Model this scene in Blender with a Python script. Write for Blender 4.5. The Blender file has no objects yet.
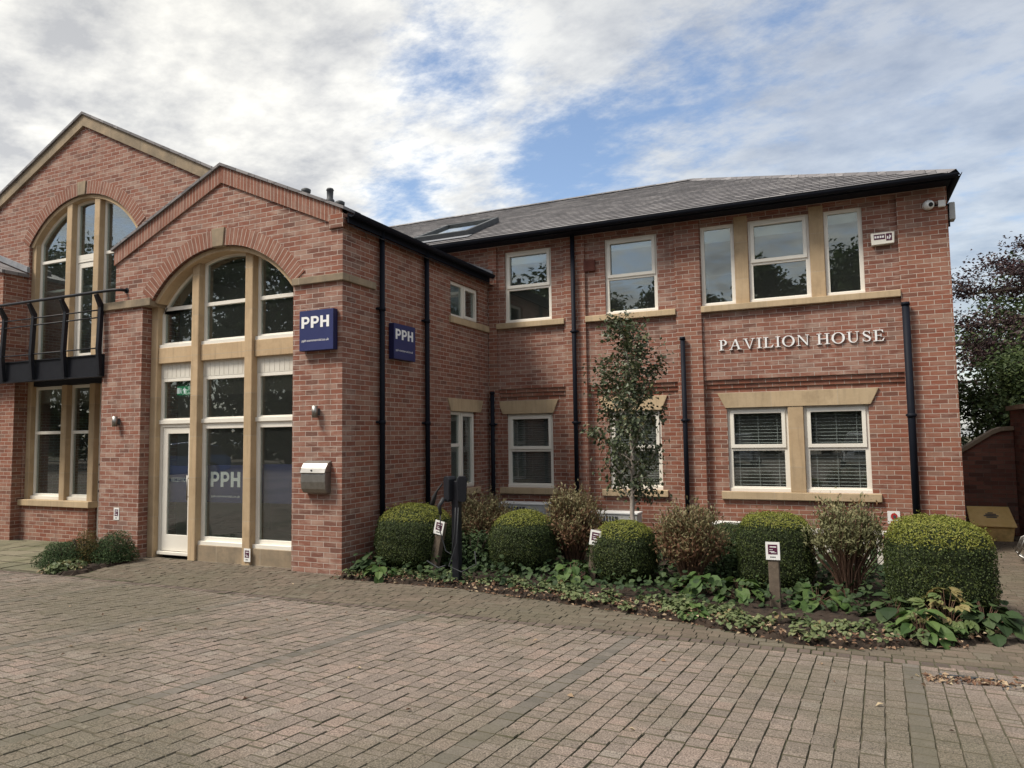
import bpy, bmesh, math, random
import numpy as np
from mathutils import Vector, Matrix
from mathutils.geometry import tessellate_polygon

S = bpy.context.scene
COL = S.collection
R = math.radians
random.seed(7)
RNG = np.random.default_rng(7)

# ------------------------------------------------------------------ camera
CAM_H = 1.904
F_PX, YAW, PITCH, ROLL = 720.084, 24.341, 4.173, -0.806
a_, b_, c_ = R(YAW), R(PITCH), R(ROLL)
fw = Vector((-math.sin(a_) * math.cos(b_), math.cos(a_) * math.cos(b_), math.sin(b_)))
rt = Vector((math.cos(a_), math.sin(a_), 0))
up = rt.cross(fw)
r2 = rt * math.cos(c_) + up * math.sin(c_)
u2 = -rt * math.sin(c_) + up * math.cos(c_)
cam = bpy.data.objects.new('camera', bpy.data.cameras.new('camera'))
COL.objects.link(cam)
cm = Matrix((r2, u2, -fw)).transposed().to_4x4()
cm.translation = Vector((0, 0, CAM_H))
cam.matrix_world = cm
cam.data.sensor_width = 36
cam.data.lens = F_PX / 1024 * 36
cam.data.clip_start = 0.05
cam.data.clip_end = 3000
S.camera = cam

# ------------------------------------------------------------------ sky, sun, exposure
SUN_EL, SUN_AZ = 54, 226          # azimuth clockwise from +Y: high, to the left and a little behind the camera
W = bpy.data.worlds.new('World'); S.world = W; W.use_nodes = True
nt = W.node_tree; N = nt.nodes; L = nt.links; N.clear()
def nn(t, **k):
    n = N.new(t)
    for q, v in k.items():
        if q in n.inputs: n.inputs[q].default_value = v
        else: setattr(n, q, v)
    return n
sky = nn('ShaderNodeTexSky', sky_type='NISHITA', sun_disc=False, sun_elevation=R(SUN_EL), sun_rotation=R(SUN_AZ))
sky.air_density = 1.0; sky.dust_density = 1.5
tc = nn('ShaderNodeTexCoord')
sep = nn('ShaderNodeSeparateXYZ'); L.new(tc.outputs['Generated'], sep.inputs[0])
def wm(op, *a, clamp=False):
    n = nn('ShaderNodeMath', operation=op); n.use_clamp = clamp
    for i, v in enumerate(a):
        if isinstance(v, (int, float)): n.inputs[i].default_value = v
        else: L.new(v, n.inputs[i])
    return n.outputs[0]
zc = wm('ADD', wm('MAXIMUM', sep.outputs[2], 0.0), 0.16)
px = wm('DIVIDE', sep.outputs[0], zc); py = wm('DIVIDE', sep.outputs[1], zc)
cmb = nn('ShaderNodeCombineXYZ'); L.new(px, cmb.inputs[0]); L.new(py, cmb.inputs[1])
def noise(vec, scale, detail, rough, dist=0.0, sx=1, sy=1, rot=0, off=(0, 0, 0)):
    mp = nn('ShaderNodeMapping'); mp.inputs['Scale'].default_value = (sx, sy, 1)
    mp.inputs['Rotation'].default_value = (0, 0, R(rot)); mp.inputs['Location'].default_value = off
    L.new(vec, mp.inputs[0])
    n = nn('ShaderNodeTexNoise', Scale=scale, Detail=detail, Roughness=rough, Distortion=dist)
    L.new(mp.outputs[0], n.inputs['Vector'])
    return n.outputs[0]
big = noise(cmb.outputs[0], 0.9, 5, 0.55, 0.0, off=(3.1, 1.7, 0))
mid = noise(cmb.outputs[0], 3.6, 7, 0.58, 0.05, sx=1.0, sy=1.2, rot=20)
rip_n = noise(cmb.outputs[0], 12.0, 9, 0.66, 0.0, sx=0.9, sy=1.2, rot=35, off=(1, 2, 0))
wv = nn('ShaderNodeTexNoise', Scale=5.0, Detail=3.0); L.new(cmb.outputs[0], wv.inputs['Vector'])
wsc = nn('ShaderNodeVectorMath', operation='SCALE'); wsc.inputs['Scale'].default_value = 0.16; L.new(wv.outputs[1], wsc.inputs[0])
wad = nn('ShaderNodeVectorMath', operation='ADD'); L.new(cmb.outputs[0], wad.inputs[0]); L.new(wsc.outputs[0], wad.inputs[1])
vor = nn('ShaderNodeTexVoronoi', feature='SMOOTH_F1', Scale=8.5, Smoothness=0.6); L.new(wad.outputs[0], vor.inputs['Vector'])
rip = wm('ADD', wm('MULTIPLY', rip_n, 0.80), wm('MULTIPLY', wm('SUBTRACT', 1.0, vor.outputs[0]), 0.20))      # small puffs of a mackerel sky
def skydir(u, v):
    return (fw + r2 * ((u - 512) / F_PX) - u2 * ((v - 384) / F_PX)).normalized()
def blob(u, v, width, amp):       # a soft gap (or bank) of cloud centred on one direction of the sky
    d = skydir(u, v)
    dp = nn('ShaderNodeVectorMath', operation='DOT_PRODUCT'); dp.inputs[1].default_value = d
    nrm = nn('ShaderNodeVectorMath', operation='NORMALIZE'); L.new(tc.outputs['Generated'], nrm.inputs[0])
    L.new(nrm.outputs[0], dp.inputs[0])
    t = wm('DIVIDE', wm('SUBTRACT', 1.0, dp.outputs['Value']), 1 - math.cos(R(width)))
    return wm('MULTIPLY', wm('POWER', 2.718, wm('MULTIPLY', t, -1.0)), amp)
cov = wm('ADD', wm('MULTIPLY', wm('SUBTRACT', big, 0.5), 0.9), wm('ADD', wm('MULTIPLY', wm('SUBTRACT', mid, 0.5), 0.60), wm('MULTIPLY', wm('SUBTRACT', rip, 0.5), 0.90)))
for args in ((545, 165, 5.4, -0.52), (620, 120, 4.5, -0.26), (470, 95, 3.0, -0.20), (425, 60, 4.5, -0.38), (395, 205, 5, -0.42), (720, 70, 6, -0.22), (810, 45, 5, -0.18), (690, 60, 5, -0.12), (940, 110, 7, -0.06),
             (150, 60, 26, 0.42), (850, 140, 18, 0.26), (600, 10, 10, 0.20), (480, 145, 4, 0.14)):
    cov = wm('ADD', cov, blob(*args))
mask = nn('ShaderNodeMapRange', interpolation_type='SMOOTHSTEP'); L.new(cov, mask.inputs[0])
mask.inputs[1].default_value = -0.30; mask.inputs[2].default_value = 0.18
# cloud tone: bright thin edges, greyer thick bellies, warmer/brighter to the left where the cloud is lit
thick = nn('ShaderNodeValToRGB')
e = thick.color_ramp.elements
e[0].position = 0.415; e[0].color = (1.08, 1.06, 0.99, 1); e[1].position = 0.575; e[1].color = (0.55, 0.56, 0.58, 1)
tone = wm('ADD', wm('ADD', wm('MULTIPLY', mid, 0.40), wm('MULTIPLY', big, 0.20)), wm('ADD', wm('MULTIPLY', wm('SUBTRACT', 1.0, rip), 0.30), wm('MULTIPLY', cov, 0.14)))
L.new(tone, thick.inputs[0])
sunside = nn('ShaderNodeVectorMath', operation='DOT_PRODUCT'); L.new(tc.outputs['Generated'], sunside.inputs[0])
sunside.inputs[1].default_value = (math.sin(R(SUN_AZ)) * math.cos(R(SUN_EL)), math.cos(R(SUN_AZ)) * math.cos(R(SUN_EL)), math.sin(R(SUN_EL)))
added_sun_glow = wm('MULTIPLY', wm('POWER', wm('MAXIMUM', sunside.outputs['Value'], 0.0), 4.0), 0.9)     # unseen cloud glow round the sun, added to light the facade softly
glow = wm('ADD', wm('ADD', 0.80, added_sun_glow), wm('ADD', blob(450, 130, 13, 0.30), wm('ADD', blob(20, 200, 15, 0.30), blob(300, 200, 16, 0.12))))
cl = nn('ShaderNodeVectorMath', operation='SCALE'); L.new(thick.outputs[0], cl.inputs[0])
L.new(wm('MULTIPLY', glow, 4.0), cl.inputs['Scale'])
blue = nn('ShaderNodeVectorMath', operation='SCALE'); L.new(sky.outputs[0], blue.inputs[0]); blue.inputs['Scale'].default_value = 0.80
thin = wm('MULTIPLY', mask.outputs[0], wm('SUBTRACT', 1.0, blob(900, 110, 24, 0.50)))      # the cloud thins out to the right
mx = nn('ShaderNodeMix', data_type='RGBA'); L.new(thin, mx.inputs[0])
L.new(blue.outputs[0], mx.inputs[6]); L.new(cl.outputs[0], mx.inputs[7])
bg = nn('ShaderNodeBackground', Strength=0.10); L.new(mx.outputs[2], bg.inputs[0])
wo = nn('ShaderNodeOutputWorld'); L.new(bg.outputs[0], wo.inputs[0])

sl = bpy.data.lights.new('sun', 'SUN'); sl.energy = 1.9; sl.angle = R(16); sl.color = (1.0, 0.92, 0.80)
so = bpy.data.objects.new('sun', sl); COL.objects.link(so)
sd = Vector((math.sin(R(SUN_AZ)) * math.cos(R(SUN_EL)), math.cos(R(SUN_AZ)) * math.cos(R(SUN_EL)), math.sin(R(SUN_EL))))
so.rotation_euler = sd.to_track_quat('Z', 'Y').to_euler()
so.location = sd * 60
S.view_settings.view_transform = 'Standard'; S.view_settings.look = 'None'
S.view_settings.exposure = 1.30; S.view_settings.gamma = 1.0; S.view_settings.use_curve_mapping = False
S.cycles.max_bounces = 8; S.cycles.transparent_max_bounces = 16

# ------------------------------------------------------------------ materials
def mat(name):
    m = bpy.data.materials.new(name); m.use_nodes = True
    t = m.node_tree; b = t.nodes['Principled BSDF']
    return m, t.nodes, t.links, b
def ramp(nodes, cols, interp='LINEAR'):
    r = nodes.new('ShaderNodeValToRGB'); cr = r.color_ramp; cr.interpolation = interp
    while len(cr.elements) < len(cols): cr.elements.new(0.5)
    for el, (p, c) in zip(cr.elements, cols): el.position = p; el.color = (*c, 1)
    return r
def tex_noise(nodes, links, vec, scale, detail=4, rough=0.55):
    n = nodes.new('ShaderNodeTexNoise'); n.inputs['Scale'].default_value = scale
    n.inputs['Detail'].default_value = detail; n.inputs['Roughness'].default_value = rough
    if vec is not None: links.new(vec, n.inputs['Vector'])
    return n.outputs[0]
def mixrgb(nodes, links, fac, a, b, mode='MIX'):
    n = nodes.new('ShaderNodeMix'); n.data_type = 'RGBA'; n.blend_type = mode
    for s, v in ((0, fac), (6, a), (7, b)):
        if hasattr(v, 'node'): links.new(v, n.inputs[s])
        elif s == 0: n.inputs[0].default_value = v
        else: n.inputs[s].default_value = (*v, 1)
    return n.outputs[2]
def fmath(nodes, links, op, a, b=0.0, clamp=False):
    n = nodes.new('ShaderNodeMath'); n.operation = op; n.use_clamp = clamp
    for i, v in enumerate((a, b)):
        if hasattr(v, 'node'): links.new(v, n.inputs[i])
        else: n.inputs[i].default_value = v
    return n.outputs[0]
def bump(nodes, links, h, strength, dist, bsdf):
    n = nodes.new('ShaderNodeBump'); n.inputs['Strength'].default_value = strength; n.inputs['Distance'].default_value = dist
    links.new(h, n.inputs['Height']); links.new(n.outputs[0], bsdf.inputs['Normal'])

def brick_mat(name, bw=0.225, rh=0.075, offset=0.5, mortar=(0.56, 0.47, 0.40), cols=None, pale=0.85, msize=0.0052):
    m, n, l, b = mat(name)
    uv = n.new('ShaderNodeUVMap'); uv.uv_map = 'UVMap'
    wob = n.new('ShaderNodeTexNoise'); wob.inputs['Scale'].default_value = 9; l.new(uv.outputs[0], wob.inputs['Vector'])
    va = n.new('ShaderNodeVectorMath'); va.operation = 'SCALE'; va.inputs['Scale'].default_value = 0.006; l.new(wob.outputs[1], va.inputs[0])
    vb = n.new('ShaderNodeVectorMath'); vb.operation = 'ADD'; l.new(uv.outputs[0], vb.inputs[0]); l.new(va.outputs[0], vb.inputs[1])
    br = n.new('ShaderNodeTexBrick'); br.offset = offset; br.offset_frequency = 2
    for k, v in (('Scale', 1.0), ('Mortar Size', msize), ('Mortar Smooth', 0.25), ('Bias', 0.0), ('Brick Width', bw), ('Row Height', rh)):
        br.inputs[k].default_value = v
    br.inputs['Color1'].default_value = (0, 0, 0, 1); br.inputs['Color2'].default_value = (1, 1, 1, 1); br.inputs['Mortar'].default_value = (0.5, 0.5, 0.5, 1)
    l.new(vb.outputs[0], br.inputs['Vector'])
    cols = cols or [(0.0, (0.165, 0.078, 0.058)), (0.08, (0.195, 0.078, 0.054)), (0.25, (0.240, 0.084, 0.054)), (0.45, (0.275, 0.100, 0.063)), (0.62, (0.262, 0.108, 0.072)),
                    (0.80, (0.300, 0.128, 0.083)), (0.94, (0.320, 0.180, 0.130)), (1.0, (0.215, 0.120, 0.092))]
    rp = ramp(n, cols); l.new(br.outputs[0], rp.inputs[0])
    # smears, efflorescence and weathering that run over several bricks
    n1 = tex_noise(n, l, uv.outputs[0], 0.55, 6, 0.6); n2 = tex_noise(n, l, uv.outputs[0], 14, 4, 0.65)
    mp = n.new('ShaderNodeMapping'); mp.inputs['Scale'].default_value = (2.2, 8.5, 1); l.new(uv.outputs[0], mp.inputs[0])
    n3 = tex_noise(n, l, mp.outputs[0], 1.0, 5, 0.7)
    pr = ramp(n, [(0.47, (0, 0, 0)), (0.66, (1, 1, 1))]); l.new(n3, pr.inputs[0])
    pf = fmath(n, l, 'MULTIPLY', pr.outputs[0], fmath(n, l, 'MULTIPLY', n1, pale, True))
    c = mixrgb(n, l, pf, rp.outputs[0], (0.46, 0.325, 0.26))
    c = mixrgb(n, l, fmath(n, l, 'MULTIPLY', n2, 0.42), c, (0.16, 0.078, 0.056))
    ms = n.new('ShaderNodeMapping'); ms.inputs['Scale'].default_value = (5.0, 0.45, 1); l.new(uv.outputs[0], ms.inputs[0])      # rain streaks
    n4 = tex_noise(n, l, ms.outputs[0], 1.0, 4, 0.6); sr = ramp(n, [(0.52, (0, 0, 0)), (0.75, (1, 1, 1))]); l.new(n4, sr.inputs[0])
    streak = fmath(n, l, 'MULTIPLY', sr.outputs[0], 0.45)
    mc = mixrgb(n, l, n2, tuple(q * 0.72 for q in mortar), mortar)
    c = mixrgb(n, l, br.outputs['Fac'], c, mc)
    c = mixrgb(n, l, streak, c, (0.15, 0.09, 0.07))
    l.new(c, b.inputs['Base Color']); b.inputs['Roughness'].default_value = 0.92; b.inputs['Specular IOR Level'].default_value = 0.25
    h = fmath(n, l, 'SUBTRACT', fmath(n, l, 'MULTIPLY', n2, 0.35), br.outputs['Fac'])
    bump(n, l, h, 0.9, 0.008, b)
    return m
M = {}
M['brick'] = brick_mat('red_brick')
M['arch_brick'] = brick_mat('arch_brick', bw=0.30, rh=0.075, offset=0.0, cols=[(0, (0.205, 0.088, 0.062)), (0.5, (0.255, 0.104, 0.069)), (1, (0.285, 0.132, 0.094))])
M['brick_pale'] = brick_mat('weathered_red_brick', pale=1.5, mortar=(0.56, 0.47, 0.41), cols=[(0, (0.150, 0.076, 0.060)), (0.1, (0.185, 0.080, 0.060)), (0.3, (0.235, 0.090, 0.062)), (0.5, (0.270, 0.108, 0.073)), (0.7, (0.262, 0.120, 0.088)), (0.86, (0.310, 0.155, 0.113)), (0.95, (0.36, 0.225, 0.175)), (1, (0.225, 0.135, 0.11))])
M['old_brick'] = brick_mat('old_wall_brick', mortar=(0.20, 0.16, 0.13), pale=0.2, cols=[(0, (0.09, 0.045, 0.038)), (0.4, (0.19, 0.075, 0.055)), (0.7, (0.24, 0.105, 0.075)), (1, (0.15, 0.095, 0.08))])

def noisy(name, c1, c2, scale=6, rough=0.85, bumpd=0.0, spec=0.3, metal=0.0, detail=5, c3=None):
    m, n, l, b = mat(name)
    tcn = n.new('ShaderNodeTexCoord')
    q = tex_noise(n, l, tcn.outputs['Object'], scale, detail, 0.62)
    cols = [(0.3, c1), (0.7, c2)]
    r = ramp(n, cols); l.new(q, r.inputs[0]); out = r.outputs[0]
    if c3:
        q2 = tex_noise(n, l, tcn.outputs['Object'], scale * 0.35, 5, 0.7)
        r3 = ramp(n, [(0.55, (0, 0, 0)), (0.68, (1, 1, 1))]); l.new(q2, r3.inputs[0])
        out = mixrgb(n, l, fmath(n, l, 'MULTIPLY', r3.outputs[0], 0.6), out, c3)
    l.new(out, b.inputs['Base Color'])
    b.inputs['Roughness'].default_value = rough; b.inputs['Specular IOR Level'].default_value = spec; b.inputs['Metallic'].default_value = metal
    if bumpd:
        q3 = tex_noise(n, l, tcn.outputs['Object'], scale * 9, 4, 0.6); bump(n, l, q3, 0.6, bumpd, b)
    return m
def stone_mat(name, c1, c2, c3, bw, rh):
    m = noisy(name, c1, c2, 3.0, 0.9, 0.004, c3=c3); n, l = m.node_tree.nodes, m.node_tree.links; b = n['Principled BSDF']
    src = b.inputs['Base Color'].links[0].from_socket
    uv = n.new('ShaderNodeUVMap'); uv.uv_map = 'UVMap'
    br = n.new('ShaderNodeTexBrick'); br.offset = 0.0
    for k, v in (('Scale', 1.0), ('Mortar Size', 0.005), ('Mortar Smooth', 0.3), ('Bias', 0.0), ('Brick Width', bw), ('Row Height', rh)): br.inputs[k].default_value = v
    br.inputs['Color1'].default_value = (0.86, 0.86, 0.86, 1); br.inputs['Color2'].default_value = (1.08, 1.06, 1.04, 1); br.inputs['Mortar'].default_value = (0.9, 0.9, 0.9, 1)
    l.new(uv.outputs[0], br.inputs['Vector'])
    c = mixrgb(n, l, 1.0, src, br.outputs[0], 'MULTIPLY'); c = mixrgb(n, l, fmath(n, l, 'MULTIPLY', br.outputs['Fac'], 0.6), c, (0.42, 0.36, 0.28))
    ms = n.new('ShaderNodeMapping'); ms.inputs['Scale'].default_value = (14, 1.2, 1); l.new(uv.outputs[0], ms.inputs[0])
    q = tex_noise(n, l, ms.outputs[0], 1.0, 5, 0.65); sr = ramp(n, [(0.50, (0, 0, 0)), (0.72, (1, 1, 1))]); l.new(q, sr.inputs[0])
    c = mixrgb(n, l, fmath(n, l, 'MULTIPLY', sr.outputs[0], 0.40), c, (0.20, 0.15, 0.10))
    l.new(c, b.inputs['Base Color']); return m
M['air_brick'] = noisy('terracotta_air_brick', (0.10, 0.035, 0.028), (0.15, 0.055, 0.04), 8)
M['stone'] = stone_mat('buff_sandstone', (0.42, 0.305, 0.185), (0.51, 0.385, 0.245), (0.30, 0.215, 0.13), 60, 0.66)
M['stone_h'] = stone_mat('buff_sandstone_course', (0.44, 0.335, 0.21), (0.52, 0.405, 0.265), (0.30, 0.225, 0.14), 1.05, 60)
M['stone_weathered'] = stone_mat('weathered_sandstone', (0.20, 0.165, 0.12), (0.34, 0.265, 0.18), (0.13, 0.115, 0.09), 0.9, 60)
M['frame'] = noisy('cream_painted_frame', (0.74, 0.70, 0.62), (0.80, 0.77, 0.69), 2.0, 0.45, 0.0, 0.45)
M['panel'] = noisy('cream_boarding', (0.60, 0.57, 0.50), (0.68, 0.65, 0.58), 3.0, 0.5)
M['black'] = noisy('black_painted_iron', (0.008, 0.009, 0.013), (0.014, 0.015, 0.020), 8, 0.5, 0.0, 0.28)
M['gutter'] = noisy('black_gutter_plastic', (0.007, 0.009, 0.015), (0.011, 0.013, 0.020), 5, 0.6, 0.0, 0.12)
M['lead'] = noisy('grey_lead_flashing', (0.17, 0.18, 0.20), (0.27, 0.28, 0.30), 7, 0.6, 0.003)
M['steel'] = noisy('brushed_steel', (0.27, 0.26, 0.24), (0.36, 0.35, 0.33), 12, 0.46, 0.0, 0.5, 1.0)
M['white'] = noisy('white_plastic', (0.74, 0.74, 0.72), (0.80, 0.80, 0.78), 4, 0.5)
M['sign_white'] = noisy('white_lettering', (0.78, 0.78, 0.78), (0.82, 0.82, 0.82), 2, 0.5)
M['navy'] = noisy('navy_sign_face', (0.024, 0.031, 0.110), (0.029, 0.037, 0.125), 3, 0.5, 0.0, 0.3)
M['navy_side'] = noisy('navy_sign_edge', (0.012, 0.015, 0.060), (0.015, 0.018, 0.07), 3, 0.45)
M['maroon'] = noisy('maroon_print', (0.07, 0.016, 0.04), (0.09, 0.02, 0.05), 30, 0.5)
M['red'] = noisy('red_print', (0.40, 0.03, 0.03), (0.46, 0.04, 0.03), 10, 0.5)
M['green'] = noisy('green_sign', (0.01, 0.28, 0.10), (0.012, 0.32, 0.12), 4, 0.5)
def lit(name, col, k):      # the emergency sign is lit from within
    m = noisy(name, col, col, 4, 0.5); b = m.node_tree.nodes['Principled BSDF']
    b.inputs['Emission Color'].default_value = (*col, 1); b.inputs['Emission Strength'].default_value = k; return m
M['green_lit'] = lit('lit_green_sign', (0.01, 0.24, 0.095), 0.30); M['white_lit'] = lit('lit_white_pictogram', (0.75, 0.80, 0.76), 0.35)
M['wood'] = noisy('weathered_post_wood', (0.085, 0.066, 0.05), (0.16, 0.125, 0.095), 14, 0.9, 0.006)
M['plaster'] = noisy('pale_interior_plaster', (0.42, 0.42, 0.40), (0.46, 0.46, 0.44), 2, 0.9)
M['carpet'] = noisy('dark_carpet', (0.05, 0.05, 0.055), (0.075, 0.075, 0.08), 30, 0.95)
M['dark_furn'] = noisy('dark_furniture', (0.035, 0.035, 0.04), (0.06, 0.055, 0.05), 4, 0.6)
M['blind'] = noisy('grey_blind', (0.26, 0.26, 0.25), (0.32, 0.32, 0.31), 4, 0.6)
M['blind_dark'] = noisy('charcoal_blind', (0.55, 0.56, 0.56), (0.62, 0.63, 0.63), 4, 0.5)
M['roller'] = noisy('pale_roller_blind', (0.62, 0.65, 0.66), (0.70, 0.72, 0.72), 3, 0.8)
M['yellow'] = noisy('yellow_grit_bin', (0.58, 0.40, 0.14), (0.72, 0.53, 0.23), 5, 0.7, 0.002, c3=(0.22, 0.15, 0.06))
M['bark'] = noisy('grey_brown_bark', (0.09, 0.07, 0.055), (0.17, 0.135, 0.11), 12, 0.95, 0.01)
M['birch_bark'] = noisy('pale_sapling_bark', (0.34, 0.29, 0.25), (0.46, 0.41, 0.36), 9, 0.9, 0.003, c3=(0.16, 0.12, 0.10))
M['twig'] = noisy('red_brown_twigs', (0.10, 0.055, 0.04), (0.20, 0.12, 0.08), 10, 0.95)
M['soil'] = noisy('dark_bed_soil', (0.020, 0.015, 0.011), (0.050, 0.034, 0.025), 9, 0.98, 0.02)
M['rubber'] = noisy('black_rubber', (0.015, 0.015, 0.016), (0.025, 0.025, 0.026), 20, 0.8)
M['cable'] = noisy('grey_cable', (0.02, 0.022, 0.025), (0.035, 0.038, 0.042), 20, 0.6)
M['grey_dark'] = noisy('dark_grey_grille', (0.05, 0.055, 0.06), (0.08, 0.085, 0.09), 6, 0.6)
M['grey_case'] = noisy('pale_grey_casing', (0.40, 0.41, 0.40), (0.48, 0.48, 0.47), 5, 0.55)

def glass_mat(name, tint, refl):
    m, n, l, b = mat(name); n.remove(b)
    g = n.new('ShaderNodeBsdfGlossy'); g.inputs['Roughness'].default_value = 0.0; g.inputs['Color'].default_value = (0.92, 0.96, 0.97, 1)
    t = n.new('ShaderNodeBsdfTransparent'); t.inputs[0].default_value = (*tint, 1)
    ge = n.new('ShaderNodeNewGeometry'); dp = n.new('ShaderNodeVectorMath'); dp.operation = 'DOT_PRODUCT'
    l.new(ge.outputs['Incoming'], dp.inputs[0]); l.new(ge.outputs['Normal'], dp.inputs[1])
    k = fmath(n, l, 'POWER', fmath(n, l, 'SUBTRACT', 1.0, fmath(n, l, 'ABSOLUTE', dp.outputs['Value'])), 5.0)      # Schlick, the same from both sides
    f = fmath(n, l, 'ADD', fmath(n, l, 'MULTIPLY', k, 1 - refl), refl, True)
    tcn = n.new('ShaderNodeTexCoord'); q = tex_noise(n, l, tcn.outputs['Object'], 1.6, 1, 0.4)
    bp = n.new('ShaderNodeBump'); bp.inputs['Strength'].default_value = 0.12; bp.inputs['Distance'].default_value = 0.01
    l.new(q, bp.inputs['Height']); l.new(bp.outputs[0], g.inputs['Normal'])
    du = n.new('ShaderNodeBsdfDiffuse'); du.inputs[0].default_value = (0.55, 0.58, 0.56, 1)      # thin film of dust
    md = n.new('ShaderNodeMixShader'); md.inputs[0].default_value = 0.022; l.new(t.outputs[0], md.inputs[1]); l.new(du.outputs[0], md.inputs[2])
    mxs = n.new('ShaderNodeMixShader'); l.new(f, mxs.inputs[0]); l.new(md.outputs[0], mxs.inputs[1]); l.new(g.outputs[0], mxs.inputs[2])
    l.new(mxs.outputs[0], n['Material Output'].inputs[0])
    return m
M['glass'] = glass_mat('window_glass', (0.80, 0.85, 0.84), 0.14)
M['glass_low'] = glass_mat('ground_floor_glass', (0.82, 0.85, 0.84), 0.095)

def slate_mat():
    m, n, l, b = mat('grey_slate')
    uv = n.new('ShaderNodeUVMap'); uv.uv_map = 'UVMap'
    br = n.new('ShaderNodeTexBrick'); br.offset = 0.5
    for k, v in (('Scale', 1.0), ('Mortar Size', 0.004), ('Mortar Smooth', 0.1), ('Bias', 0.0), ('Brick Width', 0.26), ('Row Height', 0.215)): br.inputs[k].default_value = v
    br.inputs['Color1'].default_value = (0, 0, 0, 1); br.inputs['Color2'].default_value = (1, 1, 1, 1); br.inputs['Mortar'].default_value = (0, 0, 0, 1)
    l.new(uv.outputs[0], br.inputs['Vector'])
    r = ramp(n, [(0, (0.085, 0.082, 0.090)), (0.35, (0.130, 0.124, 0.132)), (0.7, (0.185, 0.176, 0.184)), (1, (0.260, 0.248, 0.252))]); l.new(br.outputs[0], r.inputs[0])
    q = tex_noise(n, l, uv.outputs[0], 2.5, 6, 0.65)
    c = mixrgb(n, l, fmath(n, l, 'MULTIPLY', q, 0.5), r.outputs[0], (0.19, 0.17, 0.155))
    c = mixrgb(n, l, br.outputs['Fac'], c, (0.03, 0.03, 0.032))
    l.new(c, b.inputs['Base Color']); b.inputs['Roughness'].default_value = 0.62; b.inputs['Specular IOR Level'].default_value = 0.4
    h = fmath(n, l, 'SUBTRACT', fmath(n, l, 'MULTIPLY', br.outputs[0], 0.5), br.outputs['Fac']); bump(n, l, h, 0.7, 0.01, b)
    return m
M['slate'] = slate_mat()

def rnd_mat(name, cols, rough=0.8, transl=0.0, spec=0.3, stain=None, fine=0.0):
    m, n, l, b = mat(name)
    at = n.new('ShaderNodeAttribute'); at.attribute_name = 'rnd'
    r = ramp(n, cols); l.new(at.outputs['Fac'], r.inputs[0]); c = r.outputs[0]
    tcn = n.new('ShaderNodeTexCoord')
    if stain:
        for sc_, lo, hi, col, amt in stain:
            q = tex_noise(n, l, tcn.outputs['Object'], sc_, 5, 0.62)
            rr = ramp(n, [(lo, (0, 0, 0)), (hi, (1, 1, 1))]); l.new(q, rr.inputs[0])
            c = mixrgb(n, l, fmath(n, l, 'MULTIPLY', rr.outputs[0], amt), c, col)
    if fine:
        q = tex_noise(n, l, tcn.outputs['Object'], 110, 4, 0.75)
        rr = ramp(n, [(0.35, (1 - fine,) * 3), (0.65, (1 + fine,) * 3)]); l.new(q, rr.inputs[0])
        c = mixrgb(n, l, 1.0, c, rr.outputs[0], 'MULTIPLY')
        bump(n, l, q, 0.5, 0.003, b)
    l.new(c, b.inputs['Base Color']); b.inputs['Roughness'].default_value = rough; b.inputs['Specular IOR Level'].default_value = spec
    if transl:
        t = n.new('ShaderNodeBsdfTranslucent'); l.new(c, t.inputs[0])
        mxs = n.new('ShaderNodeMixShader'); mxs.inputs[0].default_value = transl
        l.new(b.outputs[0], mxs.inputs[1]); l.new(t.outputs[0], mxs.inputs[2]); l.new(mxs.outputs[0], n['Material Output'].inputs[0])
    return m
PAVE_STAIN = [(0.30, 0.47, 0.60, (0.105, 0.095, 0.066), 0.75), (1.3, 0.54, 0.68, (0.105, 0.094, 0.074), 0.50), (5.0, 0.55, 0.75, (0.26, 0.225, 0.195), 0.30)]
M['pave'] = rnd_mat('block_paving', [(0, (0.160, 0.132, 0.112)), (0.3, (0.182, 0.148, 0.125)), (0.6, (0.196, 0.158, 0.133)), (0.85, (0.222, 0.170, 0.141)), (1, (0.204, 0.176, 0.149))], 0.9, 0, 0.25, PAVE_STAIN, 0.75)
M['pave_grey'] = rnd_mat('grey_bay_blocks', [(0, (0.108, 0.098, 0.084)), (0.5, (0.130, 0.116, 0.100)), (1, (0.152, 0.134, 0.115))], 0.9, 0, 0.25, PAVE_STAIN, 0.28)
M['pave_path'] = rnd_mat('path_blocks', [(0, (0.105, 0.083, 0.064)), (0.4, (0.128, 0.101, 0.078)), (0.8, (0.152, 0.119, 0.092)), (1, (0.142, 0.124, 0.096))], 0.92, 0, 0.2,
                         [(0.5, 0.42, 0.62, (0.105, 0.098, 0.068), 0.6), (2.2, 0.50, 0.68, (0.10, 0.088, 0.07), 0.5)], 0.28)
M['pave_edge'] = rnd_mat('edge_course_blocks', [(0, (0.085, 0.068, 0.058)), (0.6, (0.125, 0.098, 0.082)), (1, (0.16, 0.125, 0.105))], 0.92, 0, 0.2, None, 0.28)
M['flags'] = rnd_mat('mossy_flags', [(0, (0.135, 0.128, 0.088)), (0.5, (0.175, 0.16, 0.108)), (1, (0.21, 0.185, 0.135))], 0.95, 0, 0.2, [(1.2, 0.45, 0.65, (0.085, 0.095, 0.045), 0.7)], 0.25)
M['joint'] = noisy('mossy_joint_sand', (0.055, 0.060, 0.030), (0.105, 0.090, 0.066), 2.5, 0.98, 0.01)
M['joint_edge'] = noisy('weathered_block_arris', (0.085, 0.080, 0.050), (0.140, 0.118, 0.092), 2.5, 0.95)
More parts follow.
